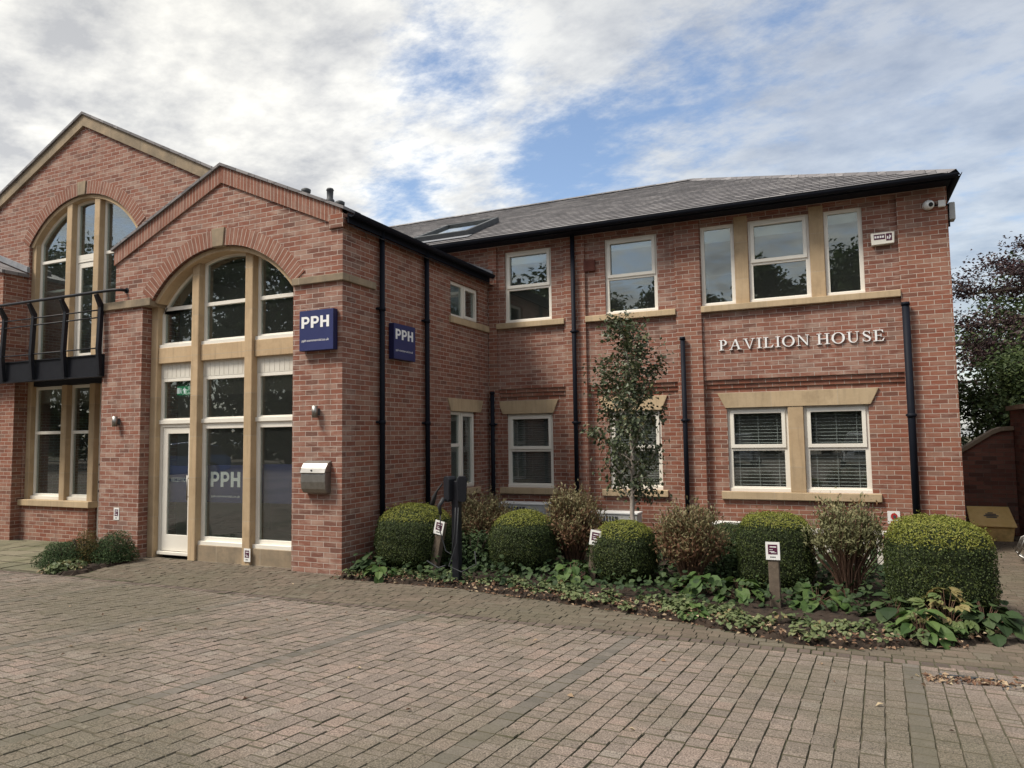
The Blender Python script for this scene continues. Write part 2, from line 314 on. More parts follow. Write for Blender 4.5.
M['hedge'] = rnd_mat('clipped_hedge_leaves', [(0, (0.018, 0.030, 0.009)), (0.35, (0.036, 0.056, 0.015)), (0.7, (0.062, 0.088, 0.022)), (0.92, (0.11, 0.130, 0.034)), (1, (0.16, 0.15, 0.055))], 0.6, 0.22, 0.35)
M['hedge_toplit'] = rnd_mat('toplit_hedge_leaves', [(0, (0.105, 0.125, 0.022)), (0.35, (0.170, 0.190, 0.032)), (0.7, (0.230, 0.240, 0.044)), (0.92, (0.27, 0.260, 0.06)), (1, (0.33, 0.28, 0.08))], 0.6, 0.22, 0.35)  # brighter yellow copy of the hedge leaves, top light painted into the colour
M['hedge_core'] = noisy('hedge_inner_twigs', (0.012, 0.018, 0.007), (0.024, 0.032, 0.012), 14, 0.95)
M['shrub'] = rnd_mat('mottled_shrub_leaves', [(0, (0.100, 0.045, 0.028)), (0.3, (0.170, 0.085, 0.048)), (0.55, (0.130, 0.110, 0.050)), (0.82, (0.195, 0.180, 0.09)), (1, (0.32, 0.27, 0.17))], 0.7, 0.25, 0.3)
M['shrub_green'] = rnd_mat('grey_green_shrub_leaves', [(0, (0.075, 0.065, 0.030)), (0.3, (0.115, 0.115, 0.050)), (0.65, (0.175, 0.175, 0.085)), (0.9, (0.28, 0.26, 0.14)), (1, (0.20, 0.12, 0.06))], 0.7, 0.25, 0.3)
M['ground_leaf'] = rnd_mat('ground_cover_leaves', [(0, (0.050, 0.075, 0.028)), (0.4, (0.090, 0.122, 0.046)), (0.72, (0.138, 0.168, 0.070)), (0.88, (0.19, 0.195, 0.09)), (1, (0.20, 0.12, 0.055))], 0.6, 0.2, 0.4)
M['big_leaf'] = rnd_mat('broad_green_leaves', [(0, (0.035, 0.070, 0.018)), (0.5, (0.060, 0.110, 0.028)), (1, (0.095, 0.145, 0.042))], 0.6, 0.2, 0.28)
M['dark_leaf'] = rnd_mat('dark_glossy_leaves', [(0, (0.020, 0.038, 0.015)), (0.5, (0.034, 0.060, 0.022)), (1, (0.056, 0.086, 0.032))], 0.62, 0.15, 0.22)
M['autumn_leaf'] = rnd_mat('yellowing_leaves', [(0, (0.060, 0.11, 0.035)), (0.35, (0.11, 0.15, 0.05)), (0.65, (0.20, 0.20, 0.075)), (1, (0.27, 0.20, 0.085))], 0.55, 0.25, 0.4)
M['birch'] = rnd_mat('sapling_leaves', [(0, (0.038, 0.054, 0.026)), (0.5, (0.068, 0.088, 0.044)), (0.9, (0.11, 0.13, 0.066)), (1, (0.17, 0.14, 0.06))], 0.5, 0.2, 0.45)
M['beech'] = rnd_mat('copper_beech_leaves', [(0, (0.022, 0.012, 0.016)), (0.5, (0.045, 0.022, 0.026)), (0.9, (0.075, 0.038, 0.038)), (1, (0.10, 0.075, 0.05))], 0.55, 0.18, 0.4)
M['tree_leaf'] = rnd_mat('tree_leaves', [(0, (0.030, 0.050, 0.018)), (0.5, (0.055, 0.085, 0.028)), (1, (0.10, 0.135, 0.045))], 0.6, 0.2, 0.35)
M['conifer'] = rnd_mat('conifer_sprays', [(0, (0.030, 0.055, 0.024)), (0.5, (0.058, 0.098, 0.038)), (1, (0.105, 0.150, 0.060))], 0.7, 0.12, 0.3)
M['brown_spray'] = rnd_mat('rusty_sprays', [(0, (0.09, 0.06, 0.02)), (0.5, (0.15, 0.11, 0.035)), (1, (0.10, 0.11, 0.04))], 0.75, 0.15, 0.3)
M['litter'] = rnd_mat('fallen_leaves', [(0, (0.09, 0.045, 0.030)), (0.35, (0.17, 0.095, 0.060)), (0.65, (0.25, 0.165, 0.105)), (0.88, (0.36, 0.27, 0.18)), (1, (0.44, 0.36, 0.24))], 0.85, 0.1, 0.25)

# ------------------------------------------------------------------ mesh helpers
WL = {}     # world location of every object (parts sit at their thing's origin)
def tag(o, label=None, cat=None, group=None, kind=None):
    if label: o['label'] = label
    if cat: o['category'] = cat
    if group: o['group'] = group
    if kind: o['kind'] = kind
    return o
def thing(name, loc, label, cat, group=None, rz=0.0):
    o = bpy.data.objects.new(name, None); COL.objects.link(o)
    o.location = loc; o.rotation_euler = (0, 0, rz); o.empty_display_size = 0.2
    WL[o] = Vector(loc)
    return tag(o, label, cat, group)
def FY(y):      # a sheet that faces the camera side (-Y): a = X, b = Z, depth runs into +Y
    return lambda a, b, d: (a, y + d, b)
def FX(x):      # a sheet that faces +X: a = Y, b = Z, depth runs into -X
    return lambda a, b, d: (x - d, a, b)
def FZ(z=0.0):  # lying sheet: a = X, b = Y, depth runs down
    return lambda a, b, d: (a, b, z - d)

class MB:
    def __init__(s): s.v = []; s.f = []; s.uv = {}; s.sm = set()
    def face(s, pts, uv=None):
        i = len(s.v); s.v += [tuple(p) for p in pts]; s.f.append(tuple(range(i, i + len(pts))))
        if uv: s.uv[len(s.f) - 1] = uv
        return s
    def box(s, x0, x1, y0, y1, z0, z1):
        i = len(s.v)
        s.v += [(x0, y0, z0), (x1, y0, z0), (x1, y1, z0), (x0, y1, z0), (x0, y0, z1), (x1, y0, z1), (x1, y1, z1), (x0, y1, z1)]
        s.f += [tuple(i + k for k in q) for q in ((0, 3, 2, 1), (4, 5, 6, 7), (0, 1, 5, 4), (1, 2, 6, 5), (2, 3, 7, 6), (3, 0, 4, 7))]
        return s
    def fbox(s, F, a0, a1, b0, b1, d0, d1):
        p, q = F(a0, b0, d0), F(a1, b1, d1)
        return s.box(min(p[0], q[0]), max(p[0], q[0]), min(p[1], q[1]), max(p[1], q[1]), min(p[2], q[2]), max(p[2], q[2]))
    def plate(s, F, outer, holes=(), d0=0.0, d1=0.1):
        loops = [list(outer)] + [list(h) for h in holes]
        flat = [p for lp in loops for p in lp]
        tris = tessellate_polygon([[Vector((p[0], p[1], 0)) for p in lp] for lp in loops])
        i = len(s.v); n = len(flat)
        s.v += [F(p[0], p[1], d0) for p in flat] + [F(p[0], p[1], d1) for p in flat]
        for t in tris:
            s.f.append((i + t[0], i + t[1], i + t[2])); s.f.append((i + n + t[2], i + n + t[1], i + n + t[0]))
        k = 0
        for lp in loops:
            m = len(lp)
            for j in range(m):
                a, b = i + k + j, i + k + (j + 1) % m
                s.f.append((a, b, b + n, a + n))
            k += m
        return s
    def tube(s, pts, r, sides=8, cap=True):
        pts = [Vector(p) for p in pts]; rs = r if isinstance(r, (list, tuple)) else [r] * len(pts)
        i0 = len(s.v); prev = None
        for k, p in enumerate(pts):
            d = (pts[min(k + 1, len(pts) - 1)] - pts[max(k - 1, 0)])
            d = d.normalized() if d.length > 1e-9 else Vector((0, 0, 1))
            if prev is None:
                ux = d.orthogonal().normalized()
            else:
                ux = prev - d * prev.dot(d); ux = ux.normalized() if ux.length > 1e-6 else d.orthogonal().normalized()
            prev = ux; uy = d.cross(ux)
            for q in range(sides):
                t = 2 * math.pi * q / sides
                s.v.append(tuple(p + (ux * math.cos(t) + uy * math.sin(t)) * rs[k]))
        for k in range(len(pts) - 1):
            for q in range(sides):
                a = i0 + k * sides + q; b = i0 + k * sides + (q + 1) % sides
                s.sm.add(len(s.f)); s.f.append((a, b, b + sides, a + sides))
        if cap:
            s.f.append(tuple(i0 + q for q in reversed(range(sides)))); e = i0 + (len(pts) - 1) * sides
            s.f.append(tuple(e + q for q in range(sides)))
        return s
    def lathe(s, prof, cx, cy, z0=0.0, sides=20):
        return s.tube([(cx, cy, z0 + z) for r_, z in prof], [max(r_, 1e-4) for r_, z in prof], sides)
    def build(s, name, m, parent=None, loc=None, recalc=True, bevel=0.0, flat_uv=None):
        o_ = WL[parent] if parent is not None else Vector(loc or (0, 0, 0))
        me = bpy.data.meshes.new(name)
        me.from_pydata([(x - o_[0], y - o_[1], z - o_[2]) for x, y, z in s.v], [], s.f)
        if recalc:
            bm = bmesh.new(); bm.from_mesh(me); bmesh.ops.recalc_face_normals(bm, faces=bm.faces); bm.to_mesh(me); bm.free()
        uvl = me.uv_layers.new(name='UVMap')
        for p in me.polygons:
            cu = s.uv.get(p.index)
            nx, ny, nz = abs(p.normal.x), abs(p.normal.y), abs(p.normal.z)
            for j, li in enumerate(p.loop_indices):
                vi = me.loops[li].vertex_index
                if cu:
                    uvl.data[li].uv = cu[s.f[p.index].index(vi)]
                else:
                    x, y, z = s.v[vi]
                    uvl.data[li].uv = (x, y) if nz > 0.75 else ((y, z) if nx > ny else (x, z))
            if p.index in s.sm: p.use_smooth = True
        me.materials.append(M[m] if isinstance(m, str) else m)
        o = bpy.data.objects.new(name, me); COL.objects.link(o)
        if parent is not None: o.parent = parent
        else: o.location = o_
        WL[o] = Vector(o_)
        if bevel:
            md = o.modifiers.new('edge', 'BEVEL'); md.width = bevel; md.segments = 2; md.limit_method = 'ANGLE'; md.angle_limit = R(40)
        return o

def np_mesh(name, V, Fc, m, parent=None, loc=None, rnd=None, mats=None, midx=None):
    """V (n,3) world, Fc (k,s) faces of one size, rnd (k,) a random number per face."""
    o_ = np.array(WL[parent] if parent is not None else (loc or (0, 0, 0)))
    V = V - o_
    me = bpy.data.meshes.new(name)
    k, s = Fc.shape
    me.vertices.add(len(V)); me.vertices.foreach_set('co', V.astype(np.float32).ravel())
    me.loops.add(k * s); me.loops.foreach_set('vertex_index', Fc.astype(np.int32).ravel())
    me.polygons.add(k); me.polygons.foreach_set('loop_start', np.arange(0, k * s, s, dtype=np.int32))
    me.update(calc_edges=True)
    if rnd is not None:
        at = me.attributes.new('rnd', 'FLOAT', 'FACE'); at.data.foreach_set('value', rnd.astype(np.float32))
    for q in (mats or [m]): me.materials.append(M[q])
    if midx is not None: me.polygons.foreach_set('material_index', midx.astype(np.int32))
    me.validate(); me.shade_flat()
    o = bpy.data.objects.new(name, me); COL.objects.link(o)
    if parent is not None: o.parent = parent
    else: o.location = o_
    WL[o] = Vector(o_)
    return o

def unit(a): return a / np.maximum(np.linalg.norm(a, axis=1, keepdims=True), 1e-9)
def leaf_geo(P, Nrm, size, aspect=0.55, axis=None, jit=0.5, fold=0.18, rng=RNG):
    """rhombic leaves, folded along the midrib: two triangles-pairs -> one quad each; returns V, F"""
    n = len(P)
    Nn = unit(Nrm + jit * rng.normal(size=(n, 3)))
    A = rng.normal(size=(n, 3)) if axis is None else axis + 0.35 * rng.normal(size=(n, 3))
    A = unit(A - Nn * np.sum(A * Nn, axis=1, keepdims=True)); B = np.cross(Nn, A)
    s = size[:, None]
    q0 = P - A * s * 0.5; q2 = P + A * s * 0.5
    m_ = P + A * s * 0.03 - 0.0 * Nn
    q1 = m_ + B * s * aspect * 0.5 + Nn * s * fold; q3 = m_ - B * s * aspect * 0.5 + Nn * s * fold
    V = np.stack([q0, q1, q2, q3], 1).reshape(-1, 3)
    return V, np.arange(4 * n).reshape(n, 4)
def leaves(name, P, Nrm, size, m, parent=None, loc=None, rnd=None, **k):
    V, Fq = leaf_geo(P, Nrm, size, **k)
    return np_mesh(name, V, Fq, m, parent, loc, RNG.random(len(P)) if rnd is None else rnd)
def broad_geo(P, Nrm, axis, size, aspect=0.8, lobes=0, rng=RNG, droop=0.25):
    """broad leaves: 8-gon outline as a fan round a raised midrib (8 triangles each)"""
    n = len(P); Nn = unit(Nrm); A = unit(axis - Nn * np.sum(axis * Nn, axis=1, keepdims=True)); B = np.cross(Nn, A)
    prof = [(0, 0), (0.16, 0.36), (0.42, 0.5), (0.72, 0.38), (1.0, 0.0), (0.72, -0.38), (0.42, -0.5), (0.16, -0.36)]
    V = []
    s = size[:, None]
    V.append(P + A * s * 0.45 - Nn * s * 0.02)
    for t, w in prof:
        ww = w * aspect
        V.append(P + A * s * t + B * s * ww + Nn * s * (0.10 * abs(w) * 2 - droop * t * t))
    V = np.stack(V, 1).reshape(-1, 3)
    base = np.arange(n)[:, None, None] * 9
    T = np.array([(0, i + 1, (i + 1) % 8 + 1) for i in range(8)])[None]
    return V, (base + T).reshape(-1, 3)
def broad(name, P, Nrm, axis, size, m, parent=None, loc=None, rnd=None, **k):
    V, Fq = broad_geo(P, Nrm, axis, size, **k)
    r_ = RNG.random(len(P)) if rnd is None else rnd
    return np_mesh(name, V, Fq, m, parent, loc, np.repeat(r_, 8))

GS = 0.055
def gz(y):      # the car park falls gently towards the building
    return GS * (7.0 - max(0.0, min(7.0, y)))
# ------------------------------------------------------------------ ground
g = MB()
ys = [-200, 0, 7, 260]
for y0, y1 in zip(ys[:-1], ys[1:]):
    g.face([(-300, y0, gz(y0) - .011), (300, y0, gz(y0) - .011), (300, y1, gz(y1) - .011), (-300, y1, gz(y1) - .011)])
tag(g.build('ground', 'joint', loc=(0, 0, 0), recalc=False), kind='structure')

def inside(poly, x, y):
    c = False; n = len(poly)
    for i in range(n):
        x1, y1 = poly[i]; x2, y2 = poly[(i + 1) % n]
        if (y1 > y) != (y2 > y) and x < (x2 - x1) * (y - y1) / (y2 - y1) + x1: c = not c
    return c
def blocks(name, B, mats, midx=None, rough=0.002, inset=0.0034):
    """B rows: centre x, centre y, half length along x, half along y, rotation"""
    B = np.array(B); n = len(B)
    cx, cy, hx, hy, ro = B.T
    sg = np.array([(-1, -1), (1, -1), (1, 1), (-1, 1)], float)
    def ring(ins, dz):
        lx = (hx - ins)[:, None] * sg[None, :, 0]; ly = (hy - ins)[:, None] * sg[None, :, 1]
        c, s = np.cos(ro)[:, None], np.sin(ro)[:, None]
        X = cx[:, None] + lx * c - ly * s; Y = cy[:, None] + lx * s + ly * c
        return X, Y, dz
    zoff = RNG.normal(0, rough, n)[:, None]
    tx, ty = RNG.normal(0, 0.006, (n, 1)), RNG.normal(0, 0.006, (n, 1))
    out = []
    for ins, dz in ((0, -0.009), (inset, 0.0)):
        X, Y, d = ring(ins, dz)
        Z = GS * (7.0 - np.clip(Y, 0, 7)) + d + zoff + tx * (X - cx[:, None]) + ty * (Y - cy[:, None])
        out.append(np.stack([X, Y, Z], 2))
    V = np.concatenate(out, 1).reshape(-1, 3)
    fc = np.array([(4, 5, 6, 7), (0, 1, 5, 4), (1, 2, 6, 5), (2, 3, 7, 6), (3, 0, 4, 7)])
    Fq = (np.arange(n)[:, None, None] * 8 + fc[None]).reshape(-1, 4)
    mats = list(mats) + ['joint_edge']; mi = np.full((n, 5), len(mats) - 1); mi[:, 0] = 0 if midx is None else np.array(midx); mi = mi.ravel()     # dirt sits on the chamfers
    return tag(np_mesh(name, V, Fq, None, None, (0, 0, 0), np.repeat(RNG.random(n), 5), mats, mi), kind='structure')
def lengths(): return random.choices((0.068, 0.10, 0.13, 0.17), (3, 4, 4, 2))[0]

# car park: rows run towards the building, one grey row marks each bay
PW, SK = 0.1272, 0.045
B, mi = [], []
for r_ in range(-110, 34):
    x0 = 0.44 + r_ * PW
    bay = r_ % 18 == 0
    y = 0.6 + random.random() * 0.2
    while y < 6.80:
        ln = 0.127 if bay else lengths()
        if y + ln > 6.80: ln = 6.80 - y
        if ln < 0.05: break
        yc = y + ln / 2
        B.append((x0 + SK * (yc - 6.6) + random.gauss(0, .002), yc, PW / 2 - .0020, ln / 2 - .0017, -SK + random.gauss(0, .010)))
        mi.append(1 if bay else 0); y += ln
blocks('car_park_paving', B, ['pave', 'pave_grey'], mi)
# the same paving carried on behind the camera as a plain sheet
pv = MB(); pv.face([(-60, -60, gz(-1) - .004), (40, -60, gz(-1) - .004), (40, 0.0, gz(0) - .004), (-60, 0.0, gz(0) - .004)]); pv.face([(-60, 0, gz(0) - .004), (40, 0, gz(0) - .004), (40, .6, gz(.6) - .004), (-60, .6, gz(.6) - .004)])
pv.face([(-60, .6, gz(.6) - .006), (-13.3, .6, gz(.6) - .006), (-13.3, 6.8, gz(6.8) - .006), (-60, 6.8, gz(6.8) - .006)]); pv.face([(4.7, .6, gz(.6) - .006), (40, .6, gz(.6) - .006), (40, 6.8, gz(6.8) - .006), (4.7, 6.8, gz(6.8) - .006)])
tag(pv.build('car_park', 'pave', loc=(0, 0, 0), recalc=False), kind='structure')
# edge course
B = []
x = -13.5
while x < 4.6:
    B.append((x, 6.88 + (0.0 if x > -7.5 else -0.03 * (-7.5 - x)), .047, .068, random.gauss(0, .01))); x += .1035
blocks('edge_course', B, ['pave_edge'])
BED = [(-6.43, 8.08), (-5.32, 8.12), (-4.58, 8.13), (-3.81, 7.99), (-2.99, 7.85), (-2.24, 7.69), (-1.56, 7.50), (-.95, 7.30), (-.40, 7.10), (0.0, 7.09), (.40, 7.30), (.88, 7.50), (1.25, 7.90), (1.48, 8.5), (1.62, 13.06), (-6.42, 13.06)]
LBED = [(-10.05, 6.93), (-10.45, 8.3), (-11.45, 8.35), (-11.5, 9.15), (-12.3, 9.15), (-11.3, 7.3), (-10.5, 6.85)]
B = []
row = 0; y = 7.03
while y < 17.0:
    x = (-11.4 if y < 9.15 else 1.4) + random.random() * .15; w = 0.104
    while x < 4.8:
        ln = lengths() + .04; xc, yc = x + ln / 2, y
        ok = not inside(BED, xc, yc) and not inside(LBED, xc, yc)
        if y > 8.55 and xc < 1.4: ok = False
        if xc > 3.3 and y > 9: ok = False
        if y > 8.32 and (xc < -10.55 or xc > -7.34) and xc < 1.2: ok = False
        if ok: B.append((xc, yc, ln / 2 - .0020, w / 2 - .0020, random.gauss(0, .012)))
        x += ln
    y += 0.104
blocks('footpath', B, ['pave_path'], rough=.0025)
B = []
for i in range(-34, 1):
    y = 6.98
    while y < 8.95 + (.25 if i > -10 else 0):
        x = -10.75 + i * .42 + (0.2 if int((y - 6.98) / .42) % 2 else 0)
        if not inside(LBED, x, y + .2) and x < -10.95 + 0.2 * (y - 7): B.append((x, y + .2, .2, .2, random.gauss(0, .008)))
        y += .42
blocks('terrace', B, ['flags'], rough=.005)

def bed_sheet(name, poly, h, step=0.055):
    xs = np.arange(min(p[0] for p in poly), max(p[0] for p in poly), step); ys_ = np.arange(min(p[1] for p in poly), max(p[1] for p in poly), step)
    V, Fq, ix = [], [], {}
    def vid(i, j):
        if (i, j) not in ix:
            x, y = xs[0] + i * step, ys_[0] + j * step
            ix[(i, j)] = len(V); V.append((x + random.gauss(0, .015), y + random.gauss(0, .015), h * (0.45 + random.random() * .55) if all(inside(poly, x + a, y + b) for a, b in ((.06, 0), (-.06, 0), (0, .06), (0, -.06))) else -0.02))
        return ix[(i, j)]
    for i in range(len(xs) + 1):
        for j in range(len(ys_) + 1):
            x, y = xs[0] + (i + .5) * step, ys_[0] + (j + .5) * step
            if inside(poly, x, y): Fq.append((vid(i, j), vid(i + 1, j), vid(i + 1, j + 1), vid(i, j + 1)))
    return tag(np_mesh(name, np.array(V), np.array(Fq), 'soil', None, (0, 0, 0)), kind='structure')
bed_sheet('planting_bed', BED, .05)
bed_sheet('planting_bed', LBED, .06)

# ------------------------------------------------------------------ the office building
BLD = thing('office_building', (-6.435, 8.342, 0), 'two storey red brick office building with arched stone windows, slate roof and white window frames', 'building')
XC, YR, YP, YL = 1.713, 13.12, 13.07, 13.20          # right corner, panel plane, pier plane, lower panel plane
XS, Y1, Y2 = -6.435, 8.342, 9.2                        # return wall, entrance gable, big gable
def part(mb, name, m, **k): return mb.build(name, m, BLD, **k)
def rect(a0, a1, b0, b1): return [(a0, b0), (a1, b0), (a1, b1), (a0, b1)]

def window(F, a0, a1, b0, b1, d, lights, fw_=0.058, glass='glass', name='window', blind=None, outline=None, sill=0.0, proud=None, colour='frame'):
    """lights: list of pane rectangles (or outlines); the frame is one sheet with those holes, a pane in each"""
    mb = MB(); outer = outline or rect(a0, a1, b0, b1)
    holes = [l_ if len(l_) != 4 or isinstance(l_[0], tuple) else rect(*l_) for l_ in lights]
    mb.plate(F, outer, holes, d, d + .07)
    if sill: mb.fbox(F, a0 - .015, a1 + .015, b0 - .012, b0 + .055, d - sill, d + .002)
    for k, h in enumerate(holes):
        if proud and k in proud:      # an opening sash laid over the frame
            a_0, a_1 = min(p[0] for p in h), max(p[0] for p in h); b_0, b_1 = min(p[1] for p in h), max(p[1] for p in h)
            mb.plate(F, rect(a_0 - .042, a_1 + .042, b_0 - .042, b_1 + .042), [rect(a_0 + .018, a_1 - .018, b_0 + .018, b_1 - .018)], d - .022, d + .03)
    w = mb.build(name, colour, BLD, bevel=.004)
    for h in holes:
        p = MB(); p.plate(F, h, (), d + .030, d + .036)
        p.build('pane', glass, w, recalc=True)
    if blind:
        mat_, b_lo, b_hi, gap, till = blind
        for (h) in holes:
            a_0, a_1 = min(p[0] for p in h), max(p[0] for p in h); z0, z1 = min(p[1] for p in h), max(p[1] for p in h)
            s = MB(); z = z1 - .01
            while z > z0 + .005:
                y_, t_ = d + .10, till
                s.face([F(a_0 - .01, z - t_ * .8, y_ - t_), F(a_1 + .01, z - t_ * .8, y_ - t_), F(a_1 + .01, z + t_ * .8, y_ + t_), F(a_0 - .01, z + t_ * .8, y_ + t_)])
                z -= gap
            for q in (0.12, 0.5, 0.88):
                xx = a_0 + (a_1 - a_0) * q; s.fbox(F, xx - .004, xx + .004, z0, z1, d + .074, d + .078)
            s.build('blind', mat_, w, recalc=False)
    return w
def lintel(F, a0, a1, b0, b1, splay, d0, d1, m='stone'):
    MBx = MB(); MBx.plate(F, [(a0 + splay, b0), (a1 - splay, b0), (a1, b1), (a0, b1)], (), d0, d1)
    return part(MBx, 'lintel', 'stone_h', bevel=.008)
def sill(F, a0, a1, b0, b1, d0, d1, m='stone'):
    MBx = MB(); pr = [F(a0, b0, d0), ]
    MBx.fbox(F, a0, a1, b0, b1, d0, d1)
    return part(MBx, 'sill', 'stone_h', bevel=.010)

# ---- right wing, front wall
UW = [(-6.066, -5.055), (-3.955, -2.948), (-2.156, -1.566), (-1.329, -.328), (-.095, .492)]       # upper windows, z 4.184-5.649
k_ = 13.225 / 13.12
GW = [(-6.048 * k_, -5.063 * k_), (-3.934 * k_, -2.947 * k_), (-1.784 * k_, -.785 * k_), (-.536 * k_, .453 * k_)]
GZ0, GZ1 = 0.893, 2.356
F_R, F_P, F_L = FY(YR), FY(YP), FY(YL)
wall = MB()
wall.plate(F_R, rect(-9.2, XC - .01, 2.856, 5.86), [rect(a, b, 4.184, 5.649) for a, b in UW], 0, .26)
part(wall, 'wall', 'brick_pale')
wall = MB()
wall.plate(F_L, rect(-6.43, XC - .01, -.4, 2.855), [rect(GW[0][0], GW[0][1], GZ0, GZ1), rect(GW[1][0], GW[1][1], GZ0, GZ1), rect(GW[2][0], GW[3][1], GZ0, GZ1)], 0, .22)
part(wall, 'wall', 'brick')
PIERS = [(-6.42, -6.235), (-4.775, -4.345), (-2.62, -2.168), (1.0, XC)]
for a, b in PIERS:
    q = MB(); q.fbox(F_P, a, b, -.4, 5.752, 0, .2); part(q, 'pier', 'brick')
PAN = [(-6.235, -4.775), (-4.345, -2.62), (-2.168, 1.0)]
for a, b in PAN:
    q = MB()
    for i in range(2): q.fbox(F_P, a, b, 2.855 - .076 * (i + 1), 2.855 - .076 * i - .001, .080 + .026 * i, .17)
    part(q, 'corbel_courses', 'brick')
q = MB(); q.fbox(F_P, -9.0, XC, 5.754, 5.86, 0, .2); part(q, 'brick_frieze', 'brick')
# upper windows
for i, (a, b) in enumerate(UW):
    if i in (0, 1, 3):
        t = 4.184 + (.70 if i != 3 else .70)
        w = window(F_R, a, b, 4.184, 5.649, .045, [(a + .07, b - .07, 4.255, t - .035), (a + .085, b - .085, t + .05, 5.565)], proud=(1,), sill=.02)
    else:
        w = window(F_R, a, b, 4.184, 5.649, .045, [(a + .065, b - .065, 4.25, 5.585)], sill=.02)
    rb = MB(); rb.fbox(F_R, a + .05, b - .05, 5.60 - (.20, .16, .24, .22, .17)[i], 5.62, .125, .128); rb.build('roller_blind', 'roller', w)
sill(F_P, -6.235, -4.775, 4.07, 4.182, -.035, .26); sill(F_P, -4.345, -2.62, 4.07, 4.182, -.035, .26); sill(F_P, -2.168, 1.0, 4.07, 4.182, -.035, .26)
for a, b in ((-1.566, -1.329), (-.328, -.095)):
    q = MB(); q.fbox(F_R, a + .002, b - .002, 4.183, 5.752, -.012, .2); part(q, 'mullion', 'stone_weathered' if 0 else 'stone', bevel=.012)
# ground floor windows
for i, (a, b) in enumerate(GW):
    t = 1.63
    window(F_L, a, b, GZ0, GZ1, .05, [(a + .075, b - .075, GZ0 + .085, t - .03), (a + .09, b - .09, t + .06, GZ1 - .09)], proud=(1,), sill=.025, glass='glass_low',
           blind=(('blind', 'blind', 'blind_dark', 'blind_dark')[i], GZ0, GZ1, (.044, .044, .058, .058)[i], (.017, .017, .0045, .0045)[i]))
for a, b in ((GW[0][0], GW[0][1]), (GW[1][0], GW[1][1])):
    lintel(F_L, a - .19, b + .13, GZ1, GZ1 + .262, .11, -.030, .2)
    sill(F_L, a - .15, b + .10, GZ0 - .125, GZ0 - .001, -.06, .22)
a, b = GW[2][0], GW[3][1]
lintel(F_L, a - .155, b + .165, GZ1, GZ1 + .262, .13, -.030, .2)
sill(F_L, a - .13, b + .13, GZ0 - .135, GZ0 - .001, -.06, .22)
q = MB(); q.fbox(F_L, GW[2][1] + .002, GW[3][0] - .002, GZ0, GZ1 - .001, -.020, .2); part(q, 'mullion', 'stone', bevel=.01)
q = MB(); q.fbox(F_P, -4.36, -4.14, 5.06, 5.27, -.006, .1)
for i in range(5): q.fbox(F_P, -4.345, -4.155, 5.08 + i * .037, 5.10 + i * .037, -.012, -.0065)
part(q, 'air_brick', 'air_brick')
# end, back and party walls (the far sides of the shell)
q = MB(); q.fbox(FX(XC), YP + .001, 22.5, -.4, 5.86, 0, .28); part(q, 'wall', 'brick')
q = MB(); q.box(-19.5, XC - .3, 22.3, 22.55, -.4, 5.86); part(q, 'wall', 'brick')
q = MB(); q.box(-19.5, -19.25, 9.5, 22.29, -.4, 5.4); part(q, 'wall', 'brick')

# ---- return wall (faces +X)
F_S = FX(XS)
SW = (11.522, 12.647, 4.145, 4.82); SG = (11.50, 12.50, .95, 2.385)
wall = MB(); wall.plate(F_S, rect(Y1 + .301, 13.10, -.4, 5.10), [rect(*SW), rect(*SG)], 0, .28); part(wall, 'wall', 'brick')
q = MB(); q.fbox(F_S, Y1 + .56, 13.05, 4.93, 5.098, -.022, .1); part(q, 'brick_frieze', 'brick')
q = MB(); q.fbox(F_S, Y1 + .102, Y1 + .78, 4.185, 4.295, -.045, .1); part(q, 'string_course', 'stone_weathered', bevel=.01)
m_ = (SW[0] + SW[1]) / 2
window(F_S, *SW, .05, [(SW[0] + .06, m_ - .04, SW[2] + .06, SW[3] - .06), (m_ + .05, SW[1] - .07, SW[2] + .07, SW[3] - .07)], proud=(1,))
sill(F_S, SW[0] - .06, 13.06, SW[2] - .13, SW[2] - .001, -.045, .2)
m_ = SG[0] + .46
window(F_S, *SG, .06, [(SG[0] + .06, m_ - .04, SG[2] + .06, SG[2] + .78), (SG[0] + .06, m_ - .04, SG[2] + .84, SG[3] - .06), (m_ + .05, SG[1] - .07, SG[2] + .07, SG[3] - .07)], proud=(2,), glass='glass_low')
lintel(F_S, SG[0] - .13, SG[1] + .30, SG[3], SG[3] + .235, .12, -.02, .2)
sill(F_S, SG[0] - .08, SG[1] + .10, SG[2] - .12, SG[2] - .001, -.05, .2)

# ---- entrance gable
F1 = FY(Y1)
AC, AH, AZ, AR = -8.8375, 1.5025, 4.24, 1.88
ACZ = AZ + .75 - AR
def arc(cx, cz, r_, half, n=28):
    t0 = math.acos(min(1, half / r_))
    return [(cx + r_ * math.cos(math.pi - t0 - (math.pi - 2 * t0) * i / n), cz + r_ * math.sin(math.pi - t0 - (math.pi - 2 * t0) * i / n)) for i in range(n + 1)]
ARC1 = arc(AC, ACZ, AR, AH)
def slope1(x): return 6.275 - .437 * abs(x + 8.80)
hole = [(-7.335, -.35)] + [(-7.335, AZ)] + list(reversed(ARC1))[1:-1] + [(-10.34, AZ), (-10.34, 4.17), (-10.55, 4.17), (-10.55, -.35)]
wall = MB(); wall.plate(F1, [(-11.515, -.4), (-10.56, -.4), (-10.55, -.35), (-10.55, 4.17), (-10.34, 4.17), (-10.34, AZ)] + ARC1[1:-1] + [(-7.335, AZ), (-7.335, -.4), (XS, -.4), (XS, slope1(XS)), (-8.80, 6.275), (-11.23, slope1(-11.23)), (-11.23, 4.17), (-11.515, 4.17)], (), 0, .30)
part(wall, 'wall', 'brick_pale')
